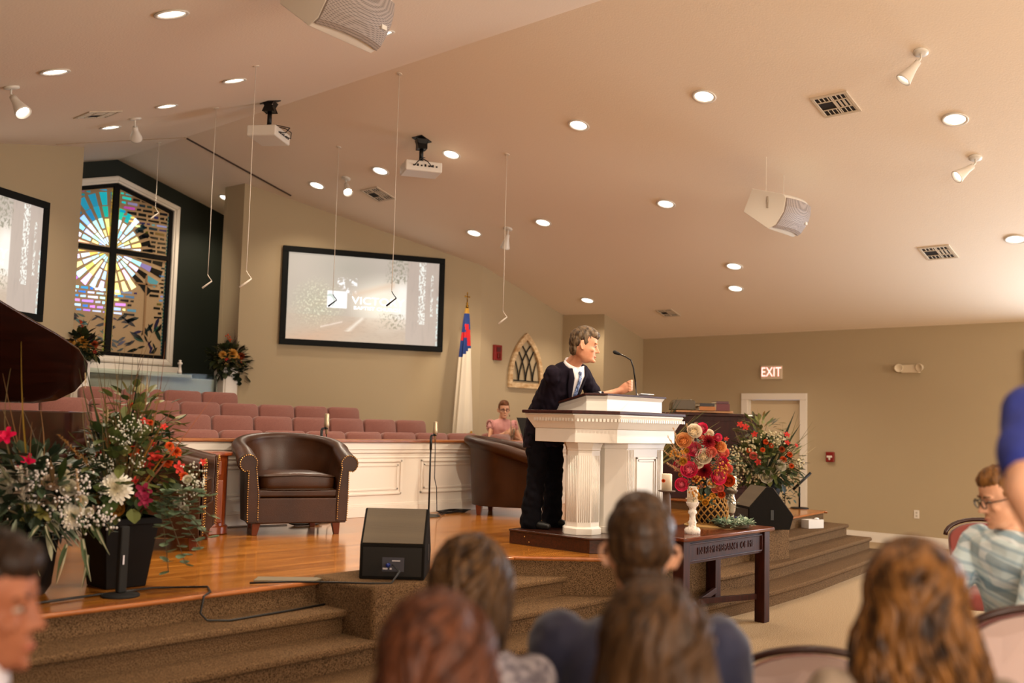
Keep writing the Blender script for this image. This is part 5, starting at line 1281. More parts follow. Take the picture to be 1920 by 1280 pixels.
for x, y, k, s in ((1300,811,'cream',.055),(1317,804,'pink',.042),(1282,828,'peach',.058),(1301,844,'pink',.055),(1328,828,'dred',.06),(1337,833,'orangerose',.055),(1320,857,'cream',.058),(1333,848,'salmon',.04),(1355,851,'salmon',.045),(1355,867,'pink',.045),(1271,873,'pink',.042),(1292,883,'pink',.062),(1320,882,'dred',.072),(1344,895,'pink',.058),(1277,908,'pink',.050),(1366,901,'orangerose',.045),(1281,865,'yellow',.03),(1244,901,'orange',.018),(1341,917,'salmon',.032),(1352,926,'orangerose',.028),(1322,942,'yellow',.026),(1313,933,'yellow',.022),(1336,930,'yellow',.022),(1350,915,'salmon',.03),(1371,899,'yellow',.026),(1306,878,'salmon',.022),(1340,908,'yellow',.025),(1299,801,'beige',.022),(1306,797,'beige',.02),(1327,865,'salmon',.022),(1360,890,'coral',.022),(1288,845,'yellow',.02),(1315,820,'salmon',.02),(1276,890,'yellow',.016),(1350,838,'peach',.04),(1310,868,'cream',.04),(1333,906,'cream',.036),(1288,860,'salmon',.034),(1364,880,'salmon',.036),(1305,900,'orangerose',.03),(1266,850,'cream',.028),(1345,820,'pink',.03),(1329,815,'cream',.035)):
    bloom(C, k, WP(x, y, 7.42+.1*rf.random()), s*.88)
greens(C, 21, (0, 0, .42), (.19, .19, .28), 330, ['#3e5142', '#52645a', '#2c3a26', '#64735e', '#3a4426'], .062, .024)
mb = MB(); r_ = random.Random(22)
for k in range(16):
    a = r_.uniform(0, 6.28); euc(mb, (0, 0, r_.uniform(.24, .5)), (cos(a), sin(a)*.8-.3, r_.uniform(-.3, .6)), r_.uniform(.18, .27), r_, '#6a7c70', lw=.014, n=7)
mb.build('eucalyptus', M_LEAF, C)
for i, (x0, y0, x1_, y1_) in enumerate(((1285,870,1252,818),(1285,880,1245,845),(1285,860,1262,802),(1285,890,1250,868),(1300,830,1287,795),(1290,870,1257,835))): plume(C, 'dried_spray', WP(x0, y0, 7.45), WP(x1_, y1_, 7.4), .03, '#d6b48c', 110, 30+i)
breath(C, 23, [WP(*q, 7.4) for q in ((1262,850),(1345,880),(1330,905),(1310,900),(1300,920),(1335,935),(1360,875),(1275,848))], '#c98a3a', .008, .035, 14, 'berries')
breath(C, 24, [WP(*q, 7.4) for q in ((1310,830),(1345,860),(1305,862),(1338,870),(1290,900),(1315,912))], '#9a5a4a', .005, .03, 22)
# wreath and little glass vase
wc = (7.26, 4.04, .765)
D_ = thing('greenery_wreath', 'pale green leafy wreath lying at the right end of the communion table', 'wreath', (wc[0]-.02, wc[1]+.04, .768))
mb = MB(); r_ = random.Random(31)
for i in range(420):
    a = r_.uniform(0, 6.28); q = Vector((.135*cos(a), .115*sin(a), .03+r_.uniform(-.012, .03)))+Vector((r_.gauss(0, .02), r_.gauss(0, .02), 0)); leaf(mb, q, (r_.gauss(0, 1), r_.gauss(0, 1), r_.uniform(0, 1.1)), .05, .012, lin(r_.choice(['#8fa48c', '#a8b89c', '#6c8268', '#bcc8b0'])), r_, .2, 3)
mb.build('leaves', M_LEAF, D_)
MB().tube([(.135*cos(2*pi*i/30), .115*sin(2*pi*i/30), .018) for i in range(31)], .015, 6).build('wreath_ring', mat('twig', '#4a3a24', .9), D_)
# ---------------------------------------------- E : right stage arrangement
E2 = thing('flower_arrangement', 'wild orange and green arrangement in a dark urn on the right of the stage', 'flower arrangement', (10.42, 5.47, .56), 0, 'stage flower arrangements')
dE = 11.35
MB().lathe([(0, 0), (.12, 0), (.13, .04), (.17, .3), (.2, .42), (.19, .42), (0, .4)], 24).build('pot', M_POT, E2, smooth=True)
for x, y, k, s in ((1436,828,'orange',.028),(1446,835,'orange',.025),(1430,843,'orange',.025),(1469,861,'orange',.035),(1481,852,'orange',.03),(1484,873,'orange',.026),(1404,844,'orange',.026),(1421,866,'coral',.03),(1388,796,'coral',.03),(1398,801,'coral',.03),(1415,814,'coral',.028),(1475,815,'coral',.03),(1476,830,'coral',.026),(1460,874,'tulip',.045),(1437,893,'tulip',.05),(1371,878,'tulip',.03),(1362,823,'coral',.022),(1493,835,'coral',.02),(1412,855,'salmon',.03),(1466,842,'rust',.028)):
    bloom(E2, k, WP(x, y, dE-.3), s*1.25)
greens(E2, 41, (0, 0, .62), (.44, .42, .30), 520, ['#2a341a', '#414a22', '#58602e', '#1c2412', '#6c7040'], .085, .03)
greens(E2, 42, (.1, .1, .95), (.28, .26, .22), 150, ['#5c6430', '#7c7c46', '#4a4420', '#8a6a3a'], .09, .02, 'upper_foliage')
breath(E2, 43, [WP(*q, dE-.3) for q in ((1375,850),(1385,860),(1390,875),(1400,885),(1395,840),(1440,815),(1460,820),(1410,895),(1425,890),(1500,870),(1380,895),(1455,830),(1365,865),(1410,830))], '#cfc29c', .011, .06, 22)
bE = tuple(Vector(E2.location)+Vector((0, 0, .4))); r_ = random.Random(44)
sp = [(bE, WP(1491,770,dE), .026, '#232e1c', .02), (bE, WP(1501,795,dE-.1), .024, '#2c3822', .05)]
for i in range(50): sp.append((bE, WP(r_.uniform(1365, 1530), r_.uniform(765, 860), dE+r_.uniform(-.3, .3)), .0035, r_.choice(['#6a6a3c', '#8a7a4a', '#4a4a2a', '#b0a078']), .25))
for x, y in ((1540,858),(1520,835),(1530,870),(1516,880)): sp.append((bE, WP(x, y, dE-.2), .003, '#a89a70', .5))
blades(E2, 45, sp)
# ---------------------------------------------- F : grasses behind the bouquet
F_ = thing('grass_arrangement', 'pot of tall grasses standing between the pulpit and the organ', 'flower arrangement', (8.95, 6.35, .56), 0, 'stage flower arrangements')
MB().lathe([(0, 0), (.12, 0), (.16, .3), (.17, .38), (.155, .38), (0, .36)], 24).build('pot', M_POT, F_, smooth=True)
bF = (8.95, 6.35, .95); sp = []
for x, y, w, c in ((1271,745,.010,'#2c3a24'),(1279,746,.010,'#2c3a24'),(1258,760,.006,'#a0a078'),(1262,765,.004,'#8a8a60'),(1313,755,.004,'#4a4a2c'),(1337,758,.004,'#7a7a4a'),(1350,790,.005,'#8a8a50'),(1352,800,.005,'#9a9a60'),(1320,780,.006,'#3a4424'),(1335,785,.006,'#3a4424'),(1362,805,.004,'#8a5a3c'),(1345,815,.004,'#8a6a4c'),(1325,770,.008,'#2a3420')): sp.append((bF, WP(x, y, 10.6), w*1.3, c, .08))
for i in range(22): sp.append((bF, WP(r_.uniform(1262, 1362), r_.uniform(775, 850), 10.5), .004, r_.choice(['#6a6a3c', '#8a7a4a', '#3a4424']), .2))
blades(F_, 46, sp); greens(F_, 47, (0, 0, .62), (.3, .3, .3), 220, GR, .1, .022)
# ---------------------------------------------- baptistry florals
def baptf(x, seed, label, ivy):
    G = thing('flower_arrangement', label, 'flower arrangement', (x, 12.38, 2.24), 0, 'arrangements on the baptistry posts')
    MB().lathe([(0, 0), (.07, 0), (.09, .07), (.08, .07), (0, .06)], 18).build('bowl', M_POT, G, smooth=True)
    greens(G, seed, (0, -.04, .14), (.30, .2, .17), 300, ['#1c2414', '#2c3418', '#34381c', '#444422', '#20160e'], .10, .032)
    if ivy: greens(G, seed+1, (.16, -.08, .0), (.14, .1, .2), 110, ['#1c2414', '#24301a'], .09, .035, 'trailing_ivy')
    greens(G, seed+2, (-.1, -.08, .02), (.12, .1, .16), 60, ['#1c2414', '#3a4024'], .09, .03, 'trailing_leaves')
    r = random.Random(seed)
    for k, dx, dz, s in (('goldmum', -.02, .19, .075), ('goldmum', -.17, .17, .055), ('rust', .12, .17, .055), ('goldmum', .05, .15, .045), ('coral', -.1, .10, .03), ('coral', .14, .08, .025)):
        bloom(G, k, (x+dx, 12.38-.17, 2.24+dz), s, (-.4, -.85, .25))
    breath(G, seed+3, [(x+.02, 12.2, 2.33), (x+.1, 12.2, 2.3), (x-.12, 12.2, 2.3)], '#b09458', .009, .05, 16)
    sp = [((x, 12.38, 2.3), (x+r.uniform(-.05, .15), 12.35+r.uniform(-.1, .1), 2.24+r.uniform(.35, .55)), .004, '#4a2c1c', .2) for _ in range(8)]
    blades(G, seed+4, sp, 'twigs'); breath(G, seed+5, [(x+.0, 12.36, 2.7), (x+.03, 12.36, 2.62)], '#b8401c', .012, .03, 5, 'red_berries')
baptf(7.74, 51, 'dark leafy arrangement with gold and rust flowers on the right baptistry post', True)
baptf(5.62, 61, 'dark leafy arrangement with gold flowers half hidden behind the piano lid', False)
# ivy stand by the right steps
t = thing('boom_stand', 'short black boom stand with ivy beside the right stage flowers', 'microphone stand', (tuple((12.163,5.887,0.560))))
MB().lathe([(0, 0), (.12, 0), (.11, .015), (0, .02)], 24).tube([(0, 0, .01), (.0, 0, .28)], .012, 8).build('base', M_IRON, t, smooth=True)
MB().tube([(-.06, .06, .24), (.11, -.10, .46)], .018, 10).build('boom', M_IRON, t, smooth=True)
mb = MB(); r_ = random.Random(71)
for i in range(70): leaf(mb, (-.12+r_.gauss(0, .06), .1+r_.gauss(0, .06), r_.uniform(.1, .5)), (r_.gauss(0, 1), r_.gauss(0, 1), r_.gauss(0, .6)), .06, .022, lin(r_.choice(['#24301c', '#4a5c54', '#34442a'])), r_)
mb.cur = lin('#3a2c1c'); mb.tube([(-.16, .12, 0), (-.17, .12, .2), (-.12, .1, .5)], .006, 5)
mb.build('ivy', M_LEAF, t)

# ================================================================== PEOPLE
def ering(c, u, v, ru, rv, n=20, e=1.0):
    out = []
    for j in range(n):
        a = 2*pi*j/n; x, y = cos(a), sin(a)
        out.append(Vector(c)+Vector(u)*(abs(x)**e*(1 if x > 0 else -1)*ru)+Vector(v)*(abs(y)**e*(1 if y > 0 else -1)*rv))
    return out
def torso(mb, P, U, infl=0):
    """P: list of (centre, half width, half depth, front dir)"""
    mb.loft([ering(c, U, f, w+infl, d+infl, 20, .88) for c, w, d, f in P])
def head_parts(mb, M, s=1.0, fem=False):
    """x forward, y left, z up, origin = middle of the head at ear height"""
    R = [(-.112, .058, .010, .022), (-.104, .082, -.005, .036), (-.088, .094, -.03, .048), (-.07, .090, -.05, .056), (-.055, .093, -.062, .060), (-.035, .092, -.074, .066), (-.015, .088, -.086, .071), (.01, .082, -.094, .074), (.025, .086, -.097, .0755), (.045, .091, -.099, .076), (.07, .088, -.098, .075), (.095, .074, -.090, .067), (.112, .052, -.072, .053), (.123, .02, -.045, .034), (.127, -.005, -.025, .015)]
    k = .94 if fem else 1
    rings = []
    for z, xf, xb, hw in R:
        c = (xf+xb)/2; rx = (xf-xb)/2; ring = []
        for j in range(24):
            a = 2*pi*j/24; x, y = cos(a), sin(a); e = .86 if z < 0 else .95
            ring.append((c+abs(x)**e*(1 if x > 0 else -1)*rx*s, abs(y)**e*(1 if y > 0 else -1)*hw*s*k, z*s))
        rings.append([(p[0]*(s if False else 1), p[1], p[2]) for p in ring])
    mb.loft(rings, M=M)
    T = lambda x, y, z: M @ Vector((x*s, y*s, z*s))
    mb.loft([[T(.080, -.009, .028), T(.080, .009, .028), T(.094, .004, .028), T(.094, -.004, .028)], [T(.078, -.018, -.022), T(.078, .018, -.022), T(.117, .009, -.020), T(.117, -.009, -.020)], [T(.076, -.017, -.034), T(.076, .017, -.034), T(.104, .008, -.034), T(.104, -.008, -.034)]])
    mb.ell(T(.112, 0, -.022), (.011*s, .012*s, .010*s), 10, 6)
    for sg in (-1, 1):
        mb.ell(T(.096, sg*.013, -.026), (.010*s, .008*s, .008*s), 8, 5)
        mb.ell(T(.078, sg*.032, .031), (.012*s, .026*s, .009*s), 10, 6)     # brow
        mb.ell(T(.062, sg*.044, -.018), (.022*s, .020*s, .018*s), 10, 6)   # cheek
        mb.tube([T(-.012, sg*.074, .030), T(-.026, sg*.093, .020), T(-.026, sg*.096, 0), T(-.012, sg*.084, -.028), T(-.004, sg*.073, -.03), T(-.002, sg*.074, 0), T(-.012, sg*.073, .028)], .0062*s, 7)
        mb.ell(T(-.012, sg*.077, .0), (.013*s, .005*s, .024*s), 8, 6)
    mb.tube([T(.080, -.022, -.060), T(.096, -.010, -.056), T(.098, 0, -.0575), T(.096, .010, -.056), T(.080, .022, -.060)], [.003*s, .0055*s, .005*s, .0055*s, .003*s], 7)
    mb.tube([T(.080, -.019, -.068), T(.095, -.008, -.069), T(.096, .008, -.069), T(.080, .019, -.068)], [.003*s, .006*s, .006*s, .003*s], 7)
    mb.ell(T(.086, 0, -.096), (.014*s, .022*s, .013*s), 10, 6)
M_EYEW = mat('eye_white', '#a89a8e', .4); M_IRIS = mat('iris', '#2a1c12', .2); M_LIP = mat('lips', '#a05648', .5)
def face_bits(parent, M, s, hairm, lip=False):
    T = lambda x, y, z: M @ Vector((x*s, y*s, z*s))
    e = MB(); i_ = MB(); b = MB()
    for sg in (-1, 1):
        e.ell(T(.0735, sg*.030, .010), (.0128*s, .0118*s, .0050*s), 12, 8); i_.ell(T(.0845, sg*.030, .010), (.0042*s, .0056*s, .0052*s), 10, 6)
        b.tube([T(.089, sg*.014, .030), T(.092, sg*.032, .037), T(.074, sg*.052, .033)], [.003*s, .0042*s, .002*s], 6)
    e.build('eyes', M_EYEW, parent, smooth=True); i_.build('irises', M_IRIS, parent, smooth=True); b.build('eyebrows', hairm, parent, smooth=True)
    MB().tube([T(.083, -.022, -.0635), T(.1005, -.008, -.0615), T(.1005, .008, -.0615), T(.083, .022, -.0635)], [.002*s, .0042*s, .0042*s, .002*s], 6).build('lips', M_LIP, parent, smooth=True)
def short_hair(parent, M, s, m, name='hair', front=.0, seed=0, vol=0, nape=True):
    h = MB(); T = lambda x, y, z: M @ Vector((x*s, y*s, z*s))
    def E(c, r):
        vs = MB().ell((0, 0, 0), r, 20, 14); h.add([T(c[0]+p[0], c[1]+p[1], c[2]+p[2]) for p in vs.v], vs.f)
    E((-.018, 0, .062), (.098+vol, .0795+vol, .074+vol)); E((-.052, 0, .03), (.063+vol, .0765+vol, .076)); E((.028+front, 0, .094), (.062, .066, .044+vol)); E((.0, 0, .105), (.085, .066, .046+vol))
    if nape: E((-.066, 0, -.03), (.038, .060, .050))
    for sg in (-1, 1): E((.0, sg*.066, .035), (.032, .0125, .034))
    return h.build(name, m, parent, vox=.005, vsm=1, disp=lambda c: .0035*noise.noise(Vector((c.x*90, c.y*90, c.z*26+seed)))+.002*noise.noise(c*220))
def fingers(mb, base, fwd, side, nrm, sg, curl=.6, s=1.0, thumb=True):
    """hand from wrist point: fwd along fingers, side toward thumb, nrm = back of hand"""
    fwd, side, nrm = Vector(fwd).normalized(), Vector(side).normalized(), Vector(nrm).normalized(); b = Vector(base)
    mb.chain([b-fwd*.03, b+fwd*.02], [.026*s, .027*s], 10, .72)
    mb.loft([ering(b+fwd*t*s, side, nrm, w*s, d*s, 14) for t, w, d in ((.0, .026, .018), (.03, .036, .018), (.06, .041, .016), (.085, .040, .014), (.095, .03, .009))])
    for i, (o, L) in enumerate(((.030, .072), (.010, .080), (-.010, .075), (-.030, .060))):
        p = b+fwd*.085*s+side*o*s; pts = [p-fwd*.02*s]; a = 0; q = p; d = fwd; pts.append(q)
        for k, l in enumerate((.45, .32, .23)):
            a += curl*(.5+.35*k)+.06*i; d = fwd*cos(a)-nrm*sin(a); q = q+d*L*l*s; pts.append(q)
        mb.tube(pts, [.0095*s, .0095*s, .0088*s, .0080*s, .0068*s], 8)
        mb.ell(pts[-1], (.007*s,)*3, 8, 6)
    if thumb:
        p = b+fwd*.02*s+side*.026*s; p2 = p+(fwd*.6+side*.6-nrm*.25).normalized()*.04*s; p3 = p2+(fwd*.85+side*.15-nrm*.3).normalized()*.032*s; p4 = p3+(fwd*.9-nrm*.4).normalized()*.024*s
        mb.tube([p-side*.01, p, p2, p3, p4], [.014*s, .014*s, .0115*s, .0100*s, .0078*s], 9); mb.ell(p4, (.008*s,)*3, 8, 6)
def hairmat(name, c1, c2, sc=(60, 60, 5)):
    m = mat(name, c1, .42, col2=c2, nscale=1.0, stretch=sc, ndetail=4, contrast=(.35, .65), spec=.22); return m
M_SKIN = mat('skin', '#cf9473', .5, col2='#c08262', nscale=14, spec=.4)
M_SKIND = mat('skin_tan', '#9c6246', .5, col2='#8a5238', nscale=14, spec=.35)
M_SKINL = mat('skin_light', '#d9a88a', .5, col2='#cc9878', nscale=14, spec=.35)
for _m in (M_SKIN, M_SKIND, M_SKINL):
    _b = _m.node_tree.nodes['Principled BSDF']; _b.inputs['Subsurface Weight'].default_value = .08; _b.inputs['Subsurface Radius'].default_value = (.02, .008, .004)
# ------------------------------------------------------------------ the preacher (world coordinates; root at his feet)
F0 = Vector((6.57, 5.53, .682))
V = lambda p: Vector(p)-F0
yaw = RAD(-84); fx = Vector((cos(yaw), sin(yaw), 0)); sx_ = Vector((-sin(yaw), cos(yaw), 0))      # facing, his left
pel = V((6.556,5.502,1.498)); wai = V((6.527,5.454,1.662)); che = V((6.501,5.275,1.886)); shc = V((6.475,5.200,1.996)); nek = V((6.465,5.110,2.086)); hed = V((6.456,5.016,2.202))
up_t = (shc-wai).normalized(); sdir = (sx_-up_t*sx_.dot(up_t)).normalized(); fdir = sdir.cross(up_t).normalized()
if fdir.dot(fx) < 0: fdir = -fdir
Rs = shc-sdir*.185-up_t*.005; Ls = shc+sdir*.185-up_t*.02
Re = V((6.604,5.400,1.696)); Rw = V((6.781,5.070,1.812)); Le = V((7.043,5.300,1.770)); Lw = V((7.016,5.120,1.826))
hips = [pel-sx_*.09-Vector((0, 0, .03)), pel+sx_*.09-Vector((0, 0, .03))]
knees = [Vector((0, 0, .50))+fx*.03-sx_*.12, Vector((0, 0, .50))+fx*.05+sx_*.1]
ank = [Vector((0, 0, .09))-sx_*.13-fx*.02, Vector((0, 0, .09))+sx_*.12+fx*.03]
skin = MB()
tp = [(pel-Vector((0, 0, .06)), .15, .10, fx), (pel, .155, .11, fx), (wai, .14, .105, fdir), (che, .155, .115, fdir), (shc-up_t*.01, .15, .085, fdir), (shc+up_t*.045, .07, .06, fdir)]
torso(skin, tp, sdir, -.012)
neck2 = hed+Vector((0, 0, -.06))-fx*.01
skin.chain([shc+up_t*.02, nek, neck2], [.066, .062, .060], 14)
skin.chain([Rs, Re, Rw], [.05, .042, .03]); skin.chain([Ls, Le, Lw], [.05, .042, .03])
for h, k, a in zip(hips, knees, ank):
    skin.chain([h, k, a-Vector((0, 0, .03))], [.08, .055, .034]); skin.chain([a-fx*.04-Vector((0, 0, .055)), a+fx*.13-Vector((0, 0, .06))], [.024, .022])
hyaw = RAD(-52); HM = Matrix.Translation(hed) @ Matrix.Rotation(hyaw, 4, 'Z') @ Matrix.Rotation(RAD(10), 4, 'Y'); hs = 1.12
head_parts(skin, HM, hs)
skin.ell(HM @ Vector((.035, 0, -.105)), (.045, .045, .03), 12, 8)
# clasped hands on the desk
hc = V((7.010,4.970,1.885)); hf = (hc-(Rw+Lw)/2).normalized(); hsd = hf.cross(Vector((0, 0, 1))).normalized()   # hsd points to his right
for sg, wr_ in ((1, Rw), (-1, Lw)):
    pb = hc-hf*.055+hsd*sg*.033
    skin.chain([wr_, (wr_+pb)/2, pb], [.029, .026, .027], 10)
    skin.loft([ering(pb+hf*t, Vector((0, 0, 1)), hsd, w, d, 12) for t, w, d in ((-.03, .032, .021), (0, .043, .021), (.04, .045, .019), (.064, .035, .014))])
    for i in range(4):
        z = .036-.023*i+(.011 if sg > 0 else 0); p = pb+hf*.048+Vector((0, 0, z))
        pts = [p, p+hf*.034+hsd*sg*.004, p+hf*.050-hsd*sg*.026, p+hf*.040-hsd*sg*.060, p+hf*.018-hsd*sg*.078]
        skin.tube(pts, [.0108, .0112, .0105, .0098, .0085], 8); skin.ell(pts[-1], (.0086,)*3, 8, 6)
    p = pb+Vector((0, 0, .026)); skin.tube([p, p+hf*.028+Vector((0, 0, .016))-hsd*sg*.006, p+hf*.052+Vector((0, 0, .018))-hsd*sg*.026, p+hf*.06+Vector((0, 0, .014))-hsd*sg*.040], [.013, .0115, .010, .008], 8)
preacher = skin.build('person', M_SKIN, None, vox=.0058, vsm=2, loc=tuple(F0))
tag(preacher, 'grey haired man in a dark suit and blue tie leaning on the pulpit, hands clasped', 'person')
M_SUIT = mat('dark_suit', '#17111a', .85, col2='#1f1822', nscale=2.2, bump=.2, bscale=300, spec=.12)
M_TROU = mat('black_trousers', '#08070a', .9, col2='#0e0c11', nscale=2.5, spec=.1)
def wrinkle(a, fr, seed=0): return lambda c: a*noise.noise(Vector((c.x*fr, c.y*fr, c.z*fr*1.4+seed)))+a*.5*noise.noise(Vector((c.x*fr*2.3+c.z*fr*1.2, c.y*fr*2.3, seed)))
jk = MB()
torso(jk, [(pel-Vector((0, 0, .12)), .185, .14, fx), (pel, .185, .14, fx), (wai, .165, .13, fdir), (che, .195, .14, fdir), (shc-up_t*.02, .19, .112, fdir), (shc+up_t*.04, .12, .082, fdir), (shc+up_t*.075, .07, .062, fdir)], sdir, .008)
jk.chain([Rs, Rs.lerp(Re, .5)+Vector((0, 0, -.012)), Re, Re.lerp(Rw, .5), Rw-(Rw-Re).normalized()*.015], [.080, .072, .066, .056, .044], 14)
jk.chain([Ls, Ls.lerp(Le, .5), Le, Le.lerp(Lw, .5), Lw-(Lw-Le).normalized()*.01], [.078, .068, .062, .052, .044], 14)
jk.build('suit_jacket', M_SUIT, preacher, vox=.009, vsm=4, disp=wrinkle(.011, 14, 3))
tr_ = MB()
torso(tr_, [(pel-Vector((0, 0, .10)), .16, .12, fx), (pel+Vector((0, 0, .05)), .15, .11, fx)], sx_, 0)
for h, k, a in zip(hips, knees, ank):
    tr_.chain([h, h.lerp(k, .5), k, k.lerp(a, .6), a+Vector((0, 0, -.055))], [.105, .096, .083, .082, .092], 14)
tr_.build('trousers', M_TROU, preacher, vox=.010, vsm=4, disp=wrinkle(.014, 15, 9))
sh_ = MB()
for a in ank: sh_.chain([a-fx*.05-Vector((0, 0, .055)), a+fx*.08-Vector((0, 0, .055)), a+fx*.18-Vector((0, 0, .062))], [.04, .04, .026], 12)
sh_.build('shoes', M_BLACK, preacher, vox=.008, vsm=1)
# shirt front, tie, lapels as strips laid on the chest
def cs(u, w, off=0):
    """chest surface: u to his left, w downward from the collar (0..1)"""
    c = (shc+up_t*.045).lerp(wai, w); rw, rd = (.20, .115+(.042*min(1, w*2.2) if w > 0 else w*.45)); d = rd*sqrt(max(0, 1-(u/rw)**2))
    return c+sdir*u+fdir*(d+off)
def strip(left, right, off, name, m, seg=14, th=.004):
    b = MB(); a_ = []; 
    rings = []
    for i in range(seg+1):
        t = i/seg; l, r2 = left(t), right(t); row = [cs(l[0]+(r2[0]-l[0])*k/5, l[1]+(r2[1]-l[1])*k/5, off) for k in range(6)]; row2 = [cs(l[0]+(r2[0]-l[0])*k/5, l[1]+(r2[1]-l[1])*k/5, off-th) for k in range(5, -1, -1)]
        rings.append(row+row2)
    return b.loft(rings).build(name, m, preacher, smooth=True)
M_SHIRT = mat('white_shirt', '#d8d2d0', .7); M_TIE = mat('blue_tie', '#3c4a6a', .45, col2='#8090b4', nscale=55, contrast=(.45, .55))
strip(lambda t: (-.078*(1-t)-.004, -.12+t*.90), lambda t: (.078*(1-t)+.004, -.12+t*.90), .016, 'shirt_front', M_SHIRT)
strip(lambda t: (-.016-.018*t, -.03+t*.80), lambda t: (.016+.018*t, -.03+t*.80), .026, 'tie', M_TIE)
MB().ell(cs(0, -.05, .022), (.019, .019, .016), 10, 6).build('tie_knot', M_TIE, preacher, smooth=True)
for sg in (-1, 1):
    strip(lambda t: (sg*(.080*(1-t)+.002), -.12+t*.92), lambda t: (sg*((.082+.050*sin(pi*min(1, t*1.25+.2)))*(1-t*.6)+.006), -.12+t*.92), .024, 'lapel', M_SUIT)
col_ = MB()
for sg in (-1, 1):
    rings = []
    for i in range(13):
        a = pi*i/12; rr_ = .069+.006*sin(a); c = nek.lerp(shc+up_t*.05, .75); u_ = sdir*sg*sin(a)*rr_-fdir*cos(a)*-rr_*1.02
        p = c+u_-Vector((0, 0, .012)) + fdir*.002; q = c+u_*.93+(hed-nek).normalized()*.034; p2 = p+u_.normalized()*.004
        rings.append([p, p2, q+u_.normalized()*.004, q])
    col_.loft(rings)
col_.build('shirt_collar', M_SHIRT, preacher, smooth=True)
for w_, e_ in ((Rw, Re), (Lw, Le)):
    d = (w_-e_).normalized(); MB().tube([w_-d*.03, w_+d*.008], [.038, .036], 14).build('cuff', M_SHIRT, preacher, smooth=True)
M_GHAIR = hairmat('greying_hair', '#2c1f14', '#6c5842', (45, 45, 14))
short_hair(preacher, HM, hs, M_GHAIR, front=.012, seed=2, vol=.002)
face_bits(preacher, HM, hs, M_GHAIR)
# ------------------------------------------------------------------ seated people
def seated(x, y, yaw_, H, label, skinm, top, build=1.0, hy=0, hp=0, lean=.0, fem=False, fine=False, sleeves=True, lap=True, hands=None, vox=.008, hs=1.0, low=.45, topname='shirt', sh_off=.30, hoff=(0, 0)):
    """x forward, y left; H = head top height above the floor; returns body, head matrix"""
    b = MB(); X, Z = Vector((1, 0, 0)), Vector((0, 0, 1)); Y = Vector((0, 1, 0)); sw = .175*build
    p0 = Vector((0, 0, low+.09)); sz = H-sh_off*hs; p1 = Vector((lean*.4, 0, low+.27)); p2 = Vector((lean*.85, 0, sz-.10)); p3 = Vector((lean, 0, sz))
    hd = Vector((lean+.035+hoff[0], hoff[1], H-.128*hs)); nk = p3+Vector((.0, 0, .07))
    tpz = [(p0-Z*.07, .16*build, .12, X), (p0, .165*build, .12, X), (p1, .145*build, .105, X), (p2, .16*build, .115, X), (p3, .165*build, .085, X), (p3+Z*.05, .07, .06, X)]
    torso(b, tpz, Y, -.010)
    b.chain([p3, nk, hd-Z*.055], [.062*hs, .055*hs, .052*hs], 12)
    HMm = Matrix.Translation(hd) @ Matrix.Rotation(hy, 4, 'Z') @ Matrix.Rotation(hp, 4, 'Y'); head_parts(b, HMm, hs, fem)
    arms = []
    for sg in (-1, 1):
        s_ = p3+Y*sg*sw-Z*.02; e = s_+Vector((.04, sg*.05, -.27)); w_ = Vector((lean+.26, sg*.10, low+.19))
        if hands: e, w_ = Vector(hands[0 if sg < 0 else 1][0]), Vector(hands[0 if sg < 0 else 1][1])
        arms.append((s_, e, w_)); b.chain([s_, e, w_], [.046*build, .04*build, .028], 10)
        if hands: fd, nd, cu = Vector(hands[0 if sg < 0 else 1][2]), Vector(hands[0 if sg < 0 else 1][3]), 1.0
        else: fd, nd, cu = Vector((.9, -sg*.4, -.25)), Vector((.2, 0, 1)), .5
        sd_ = nd.cross(fd).normalized()*(1 if sg > 0 else -1)
        fingers(b, w_+fd.normalized()*.03, fd, -sd_ if sg > 0 else -sd_, nd, sg, cu, .95)
        hp_ = p0+Y*sg*.09-Z*.02; kn = Vector((.43, sg*.12, low+.07)); an = Vector((.42, sg*.12, .09))
        b.chain([hp_, kn, an], [.075*build, .055, .038], 10); b.chain([an-Vector((.04, 0, .05)), an+Vector((.15, 0, -.055))], [.034, .028], 10)
    body = b.build('person', skinm, None, vox=vox, vsm=2, loc=(x, y, 0), rz=yaw_); tag(body, label, 'person', None)
    c = MB(); torso(c, [(p0-Z*.05, .19*build, .145, X), (p0+Z*.05, .185*build, .14, X), (p1, .165*build, .13, X), (p2, .185*build, .138, X), (p3-Z*.01, .18*build, .105, X), (p3+Z*.045, .085, .065, X)], Y, .004)
    for s_, e, w_ in arms:
        if sleeves: c.chain([s_, e, w_-(w_-e).normalized()*.02], [.068*build, .058*build, .042], 12)
        else: c.chain([s_, s_.lerp(e, .22)], [.062*build, .060*build], 12)
    c.build(topname, top, body, vox=.011, vsm=3, disp=wrinkle(.008, 13, x))
    l = MB()
    for sg in (-1, 1): l.chain([p0+Y*sg*.09-Z*.02, Vector((.43, sg*.12, low+.07)), Vector((.42, sg*.12, .10))], [.100*build, .078, .062], 12)
    l.build('trousers', mat('dark_slacks', '#1c1a1f', .9), body, vox=.014, vsm=2)
    f = MB()
    for sg in (-1, 1): f.chain([Vector((.38, sg*.12, .04)), Vector((.58, sg*.12, .032))], [.04, .032], 10)
    f.build('shoes', M_BLACK, body, vox=.012, vsm=1)
    return body, HMm, p3
